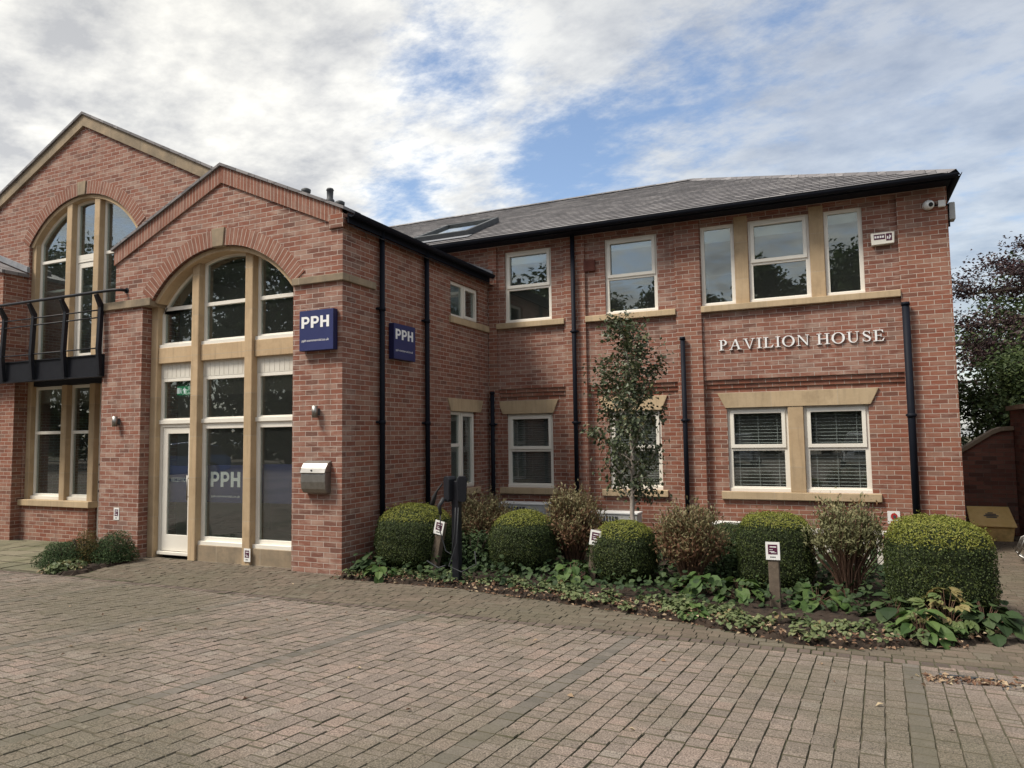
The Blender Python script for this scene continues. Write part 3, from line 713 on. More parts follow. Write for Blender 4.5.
q = MB(); q.box(-11.515, -11.24, Y1 + .301, Y2, -.4, 4.165); q.box(-11.23, -11.0, Y1 + .301, Y2, 4.17, 5.2); part(q, 'wall', 'brick')
# brick arch ring, its bricks laid radially
def arch_ring(pts, cx, cz, r_, wdt, F, d0, d1, m, name):
    mb = MB(); n = len(pts); s_ = 0
    outp = [(cx + (p[0] - cx) * (r_ + wdt) / r_, cz + (p[1] - cz) * (r_ + wdt) / r_) for p in pts]
    for i in range(n - 1):
        p0, p1, o0, o1 = pts[i], pts[i + 1], outp[i], outp[i + 1]
        ln = math.hypot(p1[0] - p0[0], p1[1] - p0[1]); v0, v1 = s_, s_ + ln; s_ += ln
        mb.face([F(*p0, d0), F(*p1, d0), F(*o1, d0), F(*o0, d0)], [(0, v0), (0, v1), (wdt, v1), (wdt, v0)])
        mb.face([F(*p0, d0), F(*p1, d0), F(*p1, d1), F(*p0, d1)], [(0, v0), (0, v1), (d1 - d0, v1), (d1 - d0, v0)])
        mb.face([F(*o0, d0), F(*o1, d0), F(*o1, d1), F(*o0, d1)], [(0, v0), (0, v1), (d1 - d0, v1), (d1 - d0, v0)])
    for e_, f_ in ((pts[0], outp[0]), (pts[-1], outp[-1])):
        mb.face([F(*e_, d0), F(*f_, d0), F(*f_, d1), F(*e_, d1)])
    return part(mb, name, m)
arch_ring(ARC1, AC, ACZ, AR - .002, .268, F1, -.012, .29, 'arch_brick', 'brick_arch')
def arch_stone(cx, cz, r_, half, wdt, z_spring, z_base, x_l, x_r, F, d0, d1):
    a_o = arc(cx, cz, r_, half); hi = half - wdt * .9; a_i = arc(cx, cz, r_ - wdt, hi)
    mb = MB(); mb.plate(F, a_o + list(reversed(a_i)), (), d0, d1)
    return part(mb, 'arch_stone', 'stone', bevel=.01), a_i
_, A1I = arch_stone(AC, ACZ, AR - .003, AH, .075, AZ, 0, 0, 0, F1, .055, .29)
def arch_z(cx, cz, r_, x): return cz + math.sqrt(max(0, r_ * r_ - (x - cx) ** 2))
q = MB(); q.plate(F1, [(-9.0 + .04, 4.975), (-9.0 + .26, 4.975), (-9.0 + .29, 5.275), (-9.0 + .01, 5.275)], (), -.035, .2); part(q, 'keystone', 'stone_weathered', bevel=.01)
q = MB(); q.fbox(F1, -7.334, XS + .045, 4.185, 4.295, -.045, .1); part(q, 'string_course', 'stone_weathered', bevel=.01)
q = MB(); q.fbox(F1, -11.55, -10.335, 4.163, 4.295, -.045, .29); part(q, 'string_course', 'stone_weathered', bevel=.01)
# stone jambs, mullions and transoms
FM = FY(8.515)
JL, JR = (-10.549, -10.39), (-7.475, -7.337)
MU = [(-9.585, -9.425), (-8.435, -8.275)]
ML0, MR0 = MU
for a, b in (JL, JR):
    q = MB(); q.fbox(FM, a, b, -.2, 4.30, 0, .22); part(q, 'jamb', 'stone', bevel=.008)
for a, b in MU:
    q = MB()
    q.fbox(FM, a, b, -.2, arch_z(AC, ACZ, AR - .05, (a + b) / 2), -.03, .16)
    part(q, 'mullion', 'stone', bevel=.014)
LT = [(JL[1], MU[0][0]), (MU[0][1], MU[1][0]), (MU[1][1], JR[0])]
AIr = AR - .070
def light_outline(cx, cz, r_, a, b, z0, n=8, zmax=None):
    pts = [(a, z0), (b, z0)]
    for i in range(n + 1):
        x = b + (a - b) * i / n; pts.append((x, arch_z(cx, cz, r_, x)))
    return pts
FWn = FY(8.60)
for k, (a, b) in enumerate(LT):
    q = MB(); q.fbox(FM, a, b, 3.205, 3.47, .02, .15); part(q, 'transom', 'stone', bevel=.01)
    zt = 4.135
    window(FWn, a, b, 3.472, 4, 0, [(a + .05, b - .05, 3.56, zt - .03), light_outline(AC, ACZ, AIr - .04, a + .05, b - .05, zt + .03)], outline=light_outline(AC, ACZ, AIr, a, b, 3.472), sill=.05)
    # boarded header, light above the rail
    q = MB()
    q.fbox(FWn, a, b, 2.955, 3.203, .0, .06)
    for i in range(int((b - a) / .1)): q.fbox(FWn, a + .05 + i * .1, a + .053 + i * .1, 2.97, 3.19, -.004, .01)
    part(q, 'header_panel', 'panel')
    window(FWn, a, b, 2.205, 2.953, .002, [(a + .06, b - .06, 2.285, 2.90)], glass='glass_low', sill=.03)
    if k == 0:
        d_ = MB(); d_.plate(FWn, rect(a, b, .05, 2.20), [rect(a + .05, b - .05, .10, 2.14)], 0, .08); dr = part(d_, 'door_frame', 'frame', bevel=.004)
        d_ = MB(); d_.plate(FWn, rect(a + .055, b - .055, .105, 2.135), [rect(a + .17, b - .16, .37, 2.03)], .015, .06); d_.fbox(FWn, a + .02, b, .05, .10, -.04, .02)
        dr = part(d_, 'door', 'frame', bevel=.004)
        p = MB(); p.plate(FWn, rect(a + .17, b - .16, .37, 2.03), (), .033, .040); p.build('pane', 'glass_low', dr)
        h = MB(); h.tube([FWn(b - .105, .95, -.045), FWn(b - .105, 1.35, -.045)], .011); h.tube([FWn(b - .105, 1.0, -.045), FWn(b - .105, 1.0, .02)], .009); h.tube([FWn(b - .105, 1.3, -.045), FWn(b - .105, 1.3, .02)], .009); h.build('handle', 'steel', dr)
    else:
        window(FWn, a, b, .255, 2.203, .001, [(a + .065, b - .055, .375, 2.10)], glass='glass_low', sill=.055)
        q = MB(); q.fbox(FM, a, b, -.2, .253, .01, .16); part(q, 'plinth', 'stone_weathered', bevel=.01)
# sloping coping: stone verge slab over a band of bricks on end
def raking(x0, z0, x1, z1, wdt, F, d0, d1, m, name, brick=True, up=0.0):
    ln = math.hypot(x1 - x0, z1 - z0); ux, uz = (x1 - x0) / ln, (z1 - z0) / ln
    pts = [(x0, z0 + up), (x1, z1 + up), (x1, z1 + up - wdt), (x0, z0 + up - wdt)]
    mb = MB(); i = [F(*p, d0) for p in pts]; o_ = [F(*p, d1) for p in pts]
    mb.face(i, [(0, 0), (0, ln), (wdt, ln), (wdt, 0)] if brick else None)
    mb.face(o_)
    for a in range(4): mb.face([i[a], i[(a + 1) % 4], o_[(a + 1) % 4], o_[a]])
    return part(mb, name, m)
raking(-8.80, 6.275, -11.25, 6.275 - .437 * 2.45, .27, F1, -.03, .1, 'arch_brick', 'verge_course')
raking(-8.80, 6.275, XS, 6.275 - .437 * 2.365, .27, F1, -.031, .1, 'arch_brick', 'verge_course')
raking(-8.80, 6.276, -11.30, 6.276 - .437 * 2.50, .045, F1, -.065, .35, 'slate', 'verge_slab', False, .046)
raking(-8.80, 6.276, XS + .06, 6.276 - .437 * 2.425, .045, F1, -.066, .35, 'slate', 'verge_slab', False, .046)
q = MB(); q.fbox(F1, -6.66, XS + .03, 4.97, 5.17, -.034, .5); part(q, 'kneeler', 'brick')

# ---- big gable behind the balcony
F2 = FY(Y2)
def slope2(x): return 8.40 - .488 * abs(x + 13.40)
BC, BH, BZ, BR = -13.42, 1.60, 5.90, 1.93
BCZ = 6.79 - BR
BZ = BCZ + math.sqrt(BR ** 2 - BH ** 2)
ARC2 = arc(BC, BCZ, BR, BH)
xl, xr = BC - BH, BC + BH
wall = MB(); wall.plate(F2, [(-19.5, -.4), (xl - .001, -.4), (xl, .67), (xl, BZ)] + ARC2[1:-1] + [(xr, BZ), (xr, -.4), (-11.0, -.4), (-11.0, 5.0), (-8.6, 5.85), (-8.6, slope2(-8.6)), (-13.40, 8.40), (-19.5, slope2(-19.5))], (), 0, .28)
part(wall, 'wall', 'brick_pale')
q = MB(); q.fbox(F2, xl + .001, -13.0, -.4, .668, .002, .27); part(q, 'wall', 'brick')
arch_ring(ARC2, BC, BCZ, BR - .002, .25, F2, -.012, .27, 'arch_brick', 'brick_arch')
q = MB(); q.plate(F2, arc(BC, BCZ, BR - .003, BH) + list(reversed(arc(BC, BCZ, BR - .078, BH - .07))), (), .03, .27); part(q, 'arch_stone', 'stone', bevel=.01)
q = MB(); q.plate(F2, [(-13.53, 6.775), (-13.31, 6.775), (-13.29, 7.05), (-13.55, 7.05)], (), -.035, .2); part(q, 'keystone', 'stone_weathered', bevel=.01)
F2M = FY(Y2 + .06)
J2 = [(xl + .001, xl + .135), (xr - .135, xr - .001)]
M2 = [(-13.93, -13.77), (-13.11, -12.95)]
for a, b in J2:
    q = MB(); q.fbox(F2M, a, b, .66, BZ + .05, 0, .2); part(q, 'jamb', 'stone', bevel=.008)
for a, b in M2:
    q = MB(); q.fbox(F2M, a, b, .66, 3.04, -.02, .16); part(q, 'mullion', 'stone', bevel=.014)
    q = MB(); q.fbox(F2M, a, b, 3.41, arch_z(BC, BCZ, BR - .05, (a + b) / 2), -.02, .16); part(q, 'mullion', 'stone', bevel=.014)
q = MB(); q.fbox(F2M, xl + .14, xr - .14, 3.05, 3.40, .03, .2); part(q, 'floor_band', 'black')
sill(F2, xl - .12, -12.93, .669, .79, -.05, .2, 'stone')
L2 = [(J2[0][1], M2[0][0]), (M2[0][1], M2[1][0]), (M2[1][1], J2[1][0])]
F2W = FY(Y2 + .15)
for k, (a, b) in enumerate(L2):
    zt = 5.60
    top = light_outline(BC, BCZ, BR - .115, a + .05, b - .05, zt + .03)
    if k == 1:
        w = window(F2W, a, b, 3.42, 4, 0, [top], outline=light_outline(BC, BCZ, BR - .075, a, b, 5.53))
        d_ = MB(); d_.plate(F2W, rect(a, b, 3.42, 5.529), [rect(a + .05, b - .05, 3.46, 5.48)], 0, .07); part(d_, 'door_frame', 'frame', bevel=.004)
        d_ = MB(); d_.plate(F2W, rect(a + .053, b - .053, 3.465, 5.475), [rect(a + .15, b - .15, 3.66, 5.37)], .012, .055); dr = part(d_, 'door', 'frame', bevel=.004)
        p = MB(); p.plate(F2W, rect(a + .15, b - .15, 3.66, 5.37), (), .03, .036); p.build('pane', 'glass', dr)
    else:
        window(F2W, a, b, 3.42, 4, 0, [(a + .05, b - .05, 3.48, zt - .03), top], outline=light_outline(BC, BCZ, BR - .075, a, b, 3.42), sill=.03)
    if k < 2:
        window(F2W, a, b, .80, 3.04, 0, [(a + .055, b - .055, .90, 2.08), (a + .055, b - .055, 2.14, 2.98)], glass='glass_low', sill=.05)
    else:
        window(F2W, a, b, 2.10, 3.04, 0, [(a + .055, b - .055, 2.16, 2.98)], glass='glass_low')
        d_ = MB(); d_.plate(F2W, rect(a, b, .02, 2.095), [rect(a + .14, b - .14, .30, 1.95)], 0, .07); dr = part(d_, 'door', 'frame', bevel=.004)
        p = MB(); p.plate(F2W, rect(a + .14, b - .14, .30, 1.95), (), .03, .036); p.build('pane', 'glass_low', dr)
        for zz in (.98, 1.15, 1.48):
            h = MB(); h.tube([F2W(a + .075, zz, -.03), F2W(a + .075, zz, .01)], .022, 10); h.build('handle', 'black', dr)
def band2(x1, w0, w1, d0, d1, m, nm): raking(-13.40, 8.40, x1, 8.40 - .488 * abs(x1 + 13.40), w1 - w0, F2, d0, d1, m, nm, False, -w0)
for x1 in (-19.6, -8.5):
    e_ = .001 if x1 > -13 else 0
    band2(x1, .0, .225, -.05 - e_, .1, 'stone_weathered', 'verge_band')
    raking(-13.40, 8.402, x1, 8.402 - .488 * abs(x1 + 13.40), .05, F2, -.085 - e_, .3, 'slate', 'verge_slab', False, .051)

# ---- left wing (only its edge is in view)
q = MB(); q.box(-19.4, -15.04, 8.73, Y2 - .001, 3.3, 5.34); q.box(-19.4, -15.04, 9.02, Y2 - .001, -.4, 3.299); part(q, 'wall', 'brick')
q = MB(); q.plate(FY(8.66), [(-14.98, 5.36), (-19.4, 7.0), (-19.4, 6.93), (-14.98, 5.29)], (), 0, .53); part(q, 'roof', 'slate')
q = MB(); q.plate(FY(9.13), [(-14.96, 5.385), (-19.4, 7.03), (-19.4, 7.14), (-14.96, 5.50)], (), 0, .06); part(q, 'flashing', 'lead')

# ---- balcony
bal = MB()
bal.box(-15.03, -11.52, 8.36, Y2 - .002, 3.30, 3.40); part_b = part(bal, 'balcony', 'black')
q = MB(); q.box(-15.02, -11.46, 8.32, 8.358, 3.05, 3.40); q.box(-15.02, -11.46, 8.29, 8.40, 3.03, 3.055); q.box(-15.02, -11.46, 8.30, 8.40, 3.40, 3.42); q.build('fascia', 'black', part_b)
for px_ in (-11.50, -12.42, -13.31, -14.17, -15.0):
    q = MB()
    q.plate(FX(px_ + .035), [(8.315, 3.06), (8.255, 3.06), (8.215, 3.5), (8.245, 4.22), (8.155, 4.43), (8.20, 4.45), (8.315, 4.26), (8.285, 3.5)], (), 0, .07)
    q.build('post', 'black', part_b, bevel=.005)
q = MB(); q.tube([(-15.02, 8.19, 4.475), (-11.4, 8.19, 4.475), (-11.1, 8.20, 4.475), (-10.98, 8.25, 4.475), (-10.95, 8.342, 4.475)], .026, 10); q.tube([(-10.95, 8.335, 4.475), (-10.95, 8.343, 4.475)], .05, 12); q.build('handrail', 'black', part_b)
for zz in (4.18, 4.05, 3.52):
    q = MB(); q.tube([(-15.02, 8.262, zz), (-11.5, 8.262, zz)], .0125, 8); q.build('rail', 'black', part_b)

# ---- roofs
def slates(name, ptf, t0, t1, xlf, xrf, gauge=.215):
    """courses of slates: ptf(x, t) gives a point on the slope, t metres up it; every course lifts at its lower edge"""
    mb = MB(); t = t0
    nrm = (Vector(ptf(1, 0)) - Vector(ptf(0, 0))).cross(Vector(ptf(0, 1)) - Vector(ptf(0, 0))).normalized()
    if nrm.z < 0: nrm = -nrm
    while t < t1 - 1e-4:
        u = min(t + gauge, t1); a0, a1, b0, b1 = xlf(t), xrf(t), xlf(u), xrf(u)
        lo = nrm * .014
        p = [Vector(ptf(a0, t)) + lo, Vector(ptf(a1, t)) + lo, Vector(ptf(b1, u)) + nrm * .002, Vector(ptf(b0, u)) + nrm * .002]
        mb.face(p, [(a0, t), (a1, t), (b1, u), (b0, u)])
        mb.face([Vector(ptf(a0, t)) + nrm * .0, Vector(ptf(a1, t)) + nrm * .0, p[1], p[0]], [(a0, t), (a1, t), (a1, t), (a0, t)])
        t = u
    return part(mb, name, 'slate', recalc=False)
EY, EZ, EXR, PIT = 12.70, 5.875, 1.80, .46
RUN = 4.84; SLN = RUN * math.sqrt(1 + PIT * PIT); cs = RUN / SLN
slates('roof', lambda x, t: (x, EY + t * cs, EZ + t * cs * PIT), 0, SLN, lambda t: -15.0, lambda t: EXR - t * cs)
slates('roof', lambda y, t: (EXR - t * cs, y, EZ + t * cs * PIT), 0, SLN, lambda t: EY + t * cs, lambda t: 22.6 - t * cs)
slates('roof', lambda x, t: (x, 22.6 - t * cs, EZ + t * cs * PIT), 0, SLN, lambda t: -15.0, lambda t: EXR - t * cs)
RZ = EZ + RUN * PIT
def ridge_tiles(p0, p1, name, m='lead'):
    p0, p1 = Vector(p0), Vector(p1); n = max(1, int((p1 - p0).length / .45)); mb = MB(); d = (p1 - p0).normalized(); sd_ = d.cross(Vector((0, 0, 1))).normalized(); u_ = sd_.cross(d)
    for i in range(n):
        a, b = p0 + (p1 - p0) * i / n, p0 + (p1 - p0) * (i + .985) / n
        for s_ in (-1, 1):
            mb.face([a + u_ * .045, b + u_ * .045, b + sd_ * s_ * .13 - u_ * .03, a + sd_ * s_ * .13 - u_ * .03])
    return part(mb, name, m, recalc=False)
ridge_tiles((EXR, EY, EZ), (EXR - RUN, EY + RUN, RZ), 'hip_tiles', 'slate'); ridge_tiles((EXR - RUN, EY + RUN, RZ), (-13, EY + RUN, RZ), 'ridge_tiles', 'slate')
# main roof slopes
c2 = 1 / math.sqrt(1 + .488 ** 2); L2_ = (13.40 - 6.30) / c2
slates('roof', lambda y, t: (-6.30 - t * c2, y, 8.40 - .488 * 7.10 + .03 + t * c2 * .488), 0, L2_, lambda t: (8.31 if t < 2.55 / c2 else Y2 - .05), lambda t: 24.0)
slates('roof', lambda y, t: (-20.5 + t * c2, y, 8.40 - .488 * 7.10 + .03 + t * c2 * .488), 0, L2_, lambda t: Y2 - .05, lambda t: 24.0)
c1 = 1 / math.sqrt(1 + .437 ** 2)
slates('roof', lambda y, t: (-11.32 + t * c1, y, 6.275 - .437 * 2.52 + .02 + t * c1 * .437), 0, 2.52 / c1, lambda t: Y1 - .03, lambda t: Y2 + .3)
# gutters, fascias, soffits
def gutter(p0, p1, out, name='gutter', r_=.062):
    p0, p1, out = Vector(p0), Vector(p1), Vector(out); mb = MB(); n = 8; k = 3
    prof = [(-math.cos(math.pi * i / n) * r_, -math.sin(math.pi * i / n) * r_) for i in range(n + 1)]
    prof += [(x * .88, z * .88) for x, z in reversed(prof)]
    i0 = len(mb.v)
    for P in (p0, p1): mb.v += [tuple(P + out * x + Vector((0, 0, z))) for x, z in prof]
    q_ = len(prof)
    for i in range(q_): mb.f.append((i, (i + 1) % q_, q_ + (i + 1) % q_, q_ + i))
    mb.f.append(tuple(range(q_))); mb.f.append(tuple(q_ + i for i in reversed(range(q_))))
    return part(mb, name, 'gutter')
gutter((-8.6, EY - .02, EZ - .03), (EXR + .03, EY - .02, EZ - .03), (0, 1, 0)); gutter((EXR + .02, EY - .05, EZ - .03), (EXR + .02, 22.6, EZ - .03), (1, 0, 0))
gutter((-6.27, 8.33, 5.165), (-6.27, 12.98, 5.165), (1, 0, 0), r_=.066)
q = MB(); q.box(-8.6, EXR - .06, EY + .055, EY + .08, 5.777, EZ - .005); q.box(EXR - .08, EXR - .055, EY + .081, 22.5, 5.777, EZ - .005); part(q, 'fascia', 'gutter')
q = MB(); q.box(-8.6, EXR - .085, EY + .081, YP - .001, 5.780, 5.792); q.box(XC + .001, EXR - .081, YP, 22.5, 5.780, 5.792); part(q, 'soffit', 'gutter')
q = MB(); q.box(-6.365, -6.343, 8.36, 12.99, 5.03, 5.16); part(q, 'fascia', 'gutter')
q = MB(); q.box(-6.434, -6.366, 8.36, 13.0, 5.101, 5.112); part(q, 'soffit', 'gutter')
q = MB(); q.plate(FY(13.02), [(-7.2, 5.40), (-6.45, 5.16), (-6.30, 5.16), (-6.30, 5.27), (-7.1, 5.62)], (), 0, .05); part(q, 'flashing', 'lead')
def drainpipe(x, y, z0, z1, wall_dir, top=None, cap=False, r_=.042):
    mb = MB(); pts = [(x, y, z0), (x, y, z1)] if not top else [(x, y, z0), (x, y, z1 - .35), top[0], top[1]]
    mb.tube(pts, r_, 12)
    for zz in [z0 + .35 + i * 1.75 for i in range(4) if z0 + .35 + i * 1.75 < z1 - .3]:
        mb.tube([(x, y, zz), (x, y, zz + .06)], r_ + .010, 12)
        mb.box(x - .075 if wall_dir == 'y' else x - .07, x + .075 if wall_dir == 'y' else x + .01, y - .01 if wall_dir == 'y' else y - .075, y + .07 if wall_dir == 'y' else y + .075, zz + .02, zz + .05)
    if cap: mb.tube([(x, y, z1), (x, y, z1 + .05)], [r_ + .012, r_ + .004], 12)
    return part(mb, 'drainpipe', 'gutter')
drainpipe(-6.365, 9.235, .02, 5.12, 'x'); drainpipe(-6.365, 10.57, .02, 5.12, 'x')
drainpipe(-4.56, 13.0, .02, 5.83, 'y')
drainpipe(-6.32, 13.0, .02, 2.76, 'y', cap=True); drainpipe(-2.50, 13.0, .02, 3.60, 'y', cap=True); drainpipe(1.05, 12.99, .02, 3.91, 'y', cap=True, r_=.055)
# roof window
def on_r(x, y, h=0.0):
    nz = 1 / math.sqrt(1 + PIT * PIT); return Vector((x, y - PIT * nz * h, EZ + (y - EY) * PIT + nz * h))
def roof_slab(mb, x0, x1, y0, y1, h0, h1):
    c = [on_r(x, y, h) for h in (h0, h1) for x, y in ((x0, y0), (x1, y0), (x1, y1), (x0, y1))]
    i = len(mb.v); mb.v += [tuple(p) for p in c]; mb.f += [tuple(i + k for k in q) for q in ((0, 3, 2, 1), (4, 5, 6, 7), (0, 1, 5, 4), (1, 2, 6, 5), (2, 3, 7, 6), (3, 0, 4, 7))]
v = MB(); x0, x1, y0, y1 = -8.35, -6.98, 13.32, 14.86
roof_slab(v, x0, x0 + .1, y0, y1, 0, .13); roof_slab(v, x1 - .1, x1, y0, y1, 0, .13); roof_slab(v, x0 + .1, x1 - .1, y0, y0 + .1, 0, .13); roof_slab(v, x0 + .1, x1 - .1, y1 - .1, y1, 0, .13)
rw = part(v, 'roof_window', 'grey_dark', bevel=.006)
v = MB(); roof_slab(v, x0 + .1, x1 - .1, y0 + .1, y1 - .1, .07, .08); v.build('pane', 'glass', rw)
v = MB(); roof_slab(v, x0 - .08, x1 + .08, y0 - .22, y0 - .002, .02, .028); v.build('flashing', 'lead', rw)
# roof vents by the entrance verge
for (x, y, z1, kind) in ((-7.97, 9.35, 6.10, 0), (-7.47, 9.35, 6.02, 1), (-7.27, 9.35, 5.78, 0)):
    q = MB(); zb = 8.40 - .488 * (x + 13.4) - .05
    if kind == 0: q.lathe([(.035, zb), (.035, z1 - .10), (.075, z1 - .07), (.08, z1 - .02), (.045, z1)], x, y, 0, 14)
    else: q.lathe([(.05, zb), (.05, z1 - .26), (.075, z1 - .25), (.075, z1 - .2), (.05, z1 - .17), (.055, z1 - .04), (.065, z1 - .03), (.05, z1)], x, y, 0, 14)
    part(q, 'roof_vent', 'grey_dark')
# interior: floors, ceilings, inner walls and a few desks, seen dimly through the glass
q = MB()
q.box(-19.2, 1.40, 13.40, 22.2, 2.72, 3.02); q.box(-19.2, -6.75, 9.50, 13.39, 2.72, 3.02); q.box(-10.9, -6.75, 8.75, 9.499, 3.21, 3.40)
part(q, 'floor', 'plaster')
q = MB(); q.box(-19.2, 1.40, 13.40, 22.2, 5.70, 5.78); q.box(-19.2, -6.75, 9.50, 13.39, 5.0, 5.05); part(q, 'ceiling', 'plaster')
q = MB(); q.box(-19.2, 1.40, 13.40, 22.2, -.05, .06); q.box(-19.2, -11.0, 9.50, 13.39, -.05, .06); q.box(-10.999, -6.75, 8.70, 13.39, -.05, .06); part(q, 'floor', 'carpet')
q = MB(); q.box(-19.2, 1.40, 17.6, 17.7, .06, 5.7); q.box(-6.9, -6.75, 13.4, 17.59, .06, 5.7); q.box(-2.75, -2.68, 13.45, 17.59, .06, 5.69); q.box(-11.2, -11.1, 9.5, 17.59, .06, 5.0); q.box(-11.09, -6.92, 12.6, 12.7, .06, 4.99)
part(q, 'inner_wall', 'plaster')
q = MB()
for x_, y_ in ((-5.9, 14.4), (-3.8, 14.3), (-1.7, 14.5), (-.4, 14.5)): q.box(x_, x_ + 1.2, y_, y_ + .6, .70, .74); q.box(x_ + .03, x_ + .08, y_, y_ + .6, .06, .699); q.box(x_ + 1.1, x_ + 1.15, y_, y_ + .6, .06, .699); q.box(x_ + .3, x_ + .8, y_ + .2, y_ + .23, .85, 1.2); q.box(x_ + .5, x_ + .6, y_ + .22, y_ + .3, .741, .95)
q.box(-10.4, -8.9, 11.2, 11.8, .06, 1.1)
part(q, 'desk', 'dark_furn')
# ------------------------------------------------------------------ lettering
def ring_pts(cx, cy, rx, ry, n=20, t0=0, t1=360):
    return [(cx + rx * math.cos(R(t0 + (t1 - t0) * i / n)), cy + ry * math.sin(R(t0 + (t1 - t0) * i / n))) for i in range(n + (0 if t1 - t0 == 360 else 1))]
def glyph_bold(ch):      # heavy grotesque capitals, cap height 1: list of (outer, holes); returns width too
    w = .235
    if ch == 'P':
        o = [(0, 0), (w, 0), (w, .34), (.40, .34)] + ring_pts(.40, .67, .33, .33, 12, -90, 90)[1:-1] + [(.40, 1), (0, 1)]
        h = [(w, .53), (.40, .53)] + ring_pts(.40, .67, .14, .14, 10, -90, 90)[1:-1] + [(.40, .81), (w, .81)]
        return [(o, [h])], .73
    if ch == 'H':
        return [([(0, 0), (w, 0), (w, .40), (.55, .40), (.55, 0), (.55 + w, 0), (.55 + w, 1), (.55, 1), (.55, .60), (w, .60), (w, 1), (0, 1)], [])], .55 + w
def bar(x0, y0, x1, y1, w): return [(x0, y0), (x0 + w, y0), (x1 + w, y1), (x1, y1)]
def rc(x0, x1, y0, y1): return [(x0, y0), (x1, y0), (x1, y1), (x0, y1)]
def glyph_serif(ch):     # roman capitals built from stems, hairlines and serifs
    s, t, k = .055, .15, .055      # serif height, stem, hairline
    if ch == 'P': return [(rc(.14, .14 + t, s, 1 - s), []), (rc(.02, .42, 0, s), []), (rc(.02, .30, 1 - s, 1), []),
                          ([(.29, .45)] + [(.42, .45)] + ring_pts(.42, .725, .27, .275, 12, -90, 90)[1:-1] + [(.42, 1), (.30, 1), (.30, .945), (.40, .945)] + list(reversed(ring_pts(.40, .725, .13, .22, 12, -90, 90)))[1:-1] + [(.40, .505), (.29, .505)], [])], .76
    if ch == 'A': return [(bar(.12, s, .50, 1, .065), []), (bar(.74, s, .47, .985, .16), []), (rc(.0, .30, 0, s), []), (rc(.66, 1.04, 0, s), []), (rc(.28, .74, .33, .385), [])], 1.04
    if ch == 'V': return [([(.14, 1 - s), (.30, 1 - s), (.585, .02), (.50, .0)], []), ([(.86, 1 - s), (.80, 1 - s), (.51, .0), (.56, .0)], []), (rc(0, .38, 1 - s, 1), []), (rc(.70, 1.0, 1 - s, 1), [])], 1.0
    if ch == 'I': return [(rc(.14, .14 + t, s, 1 - s), []), (rc(.02, .41, 0, s), []), (rc(.02, .41, 1 - s, 1), [])], .43
    if ch == 'L': return [(rc(.14, .14 + t, s, 1 - s), []), (rc(.02, .74, 0, s), []), (rc(.02, .41, 1 - s, 1), []), ([(.60, s), (.74, s), (.82, .27), (.77, .27)], [])], .84
    if ch == 'O': return [(ring_pts(.5, .5, .5, .52, 32), [ring_pts(.5, .5, .335, .465, 32)])], 1.0
    if ch == 'N': return [(rc(.15, .21, s, .94), []), (rc(.83, .89, .03, 1 - s), []), ([(.06, 1), (.27, 1), (.89, .12), (.89, 0), (.83, 0), (.15, .94)], []), (rc(.03, .33, 0, s), []), (rc(.71, 1.0, 1 - s, 1), [])], 1.02
    if ch == 'H': return [(rc(.14, .14 + t, s, 1 - s), []), (rc(.74, .74 + t, s, 1 - s), []), (rc(.02, .41, 0, s), []), (rc(.02, .41, 1 - s, 1), []), (rc(.62, 1.01, 0, s), []), (rc(.62, 1.01, 1 - s, 1), []), (rc(.29, .74, .475, .53), [])], 1.03
    if ch == 'U': return [([(.14, 1 - s), (.14, .36)] + ring_pts(.48, .34, .34, .36, 14, 180, 360)[1:-1] + [(.82, .36), (.82, 1 - s), (.76, 1 - s), (.76, .36)] + list(reversed(ring_pts(.525, .34, .235, .295, 14, 180, 360)))[1:-1] + [(.29, .36), (.29, 1 - s)], []), (rc(.02, .41, 1 - s, 1), []), (rc(.65, .94, 1 - s, 1), [])], .97
    if ch == 'E': return [(rc(.14, .14 + t, s, 1 - s), []), (rc(.02, .74, 0, s), []), (rc(.02, .72, 1 - s, 1), []), ([(.62, s), (.74, s), (.82, .27), (.77, .27)], []), ([(.61, 1 - s), (.72, 1 - s), (.75, .76), (.70, .76)], []), (rc(.29, .58, .48, .535), []), (rc(.55, .60, .37, .64), [])], .84
    if ch == 'S':
        c = [(.60, .80, .05), (.52, .92, .055), (.36, .965, .06), (.21, .90, .10), (.165, .76, .13), (.25, .62, .16), (.42, .51, .175), (.58, .40, .16), (.64, .25, .13), (.58, .10, .10), (.40, .035, .06), (.22, .08, .055), (.11, .24, .05)]
        l_, r_ = [], []
        for i, (x, y, w) in enumerate(c):
            a, b = c[max(i - 1, 0)], c[min(i + 1, len(c) - 1)]; dx, dy = b[0] - a[0], b[1] - a[1]; q = math.hypot(dx, dy)
            l_.append((x - dy / q * w / 2, y + dx / q * w / 2)); r_.append((x + dy / q * w / 2, y - dx / q * w / 2))
        return [(l_ + list(reversed(r_)), []), (rc(.585, .63, .70, .98), []), (rc(.10, .145, .02, .31), [])], .74
def put_text(F, text, glyph, x, y, hgt, space, d0, d1, m, parent, name='lettering', separate=False, sx=1.0):
    mb = MB(); out = []
    for ch in text:
        if ch == ' ': x += .42 * hgt * sx; continue
        shapes, w = glyph(ch)
        for i, (o, hs) in enumerate(shapes):
            f = lambda pts: [(x + p[0] * hgt * sx, y + p[1] * hgt) for p in pts]
            mb.plate(F, f(o), [f(h) for h in hs], d0 - .0006 * i, d1)
        x += (w + space) * hgt * sx
        if separate: out.append(mb.build(name, m, parent)); mb = MB()
    if not separate: mb.build(name, m, parent)
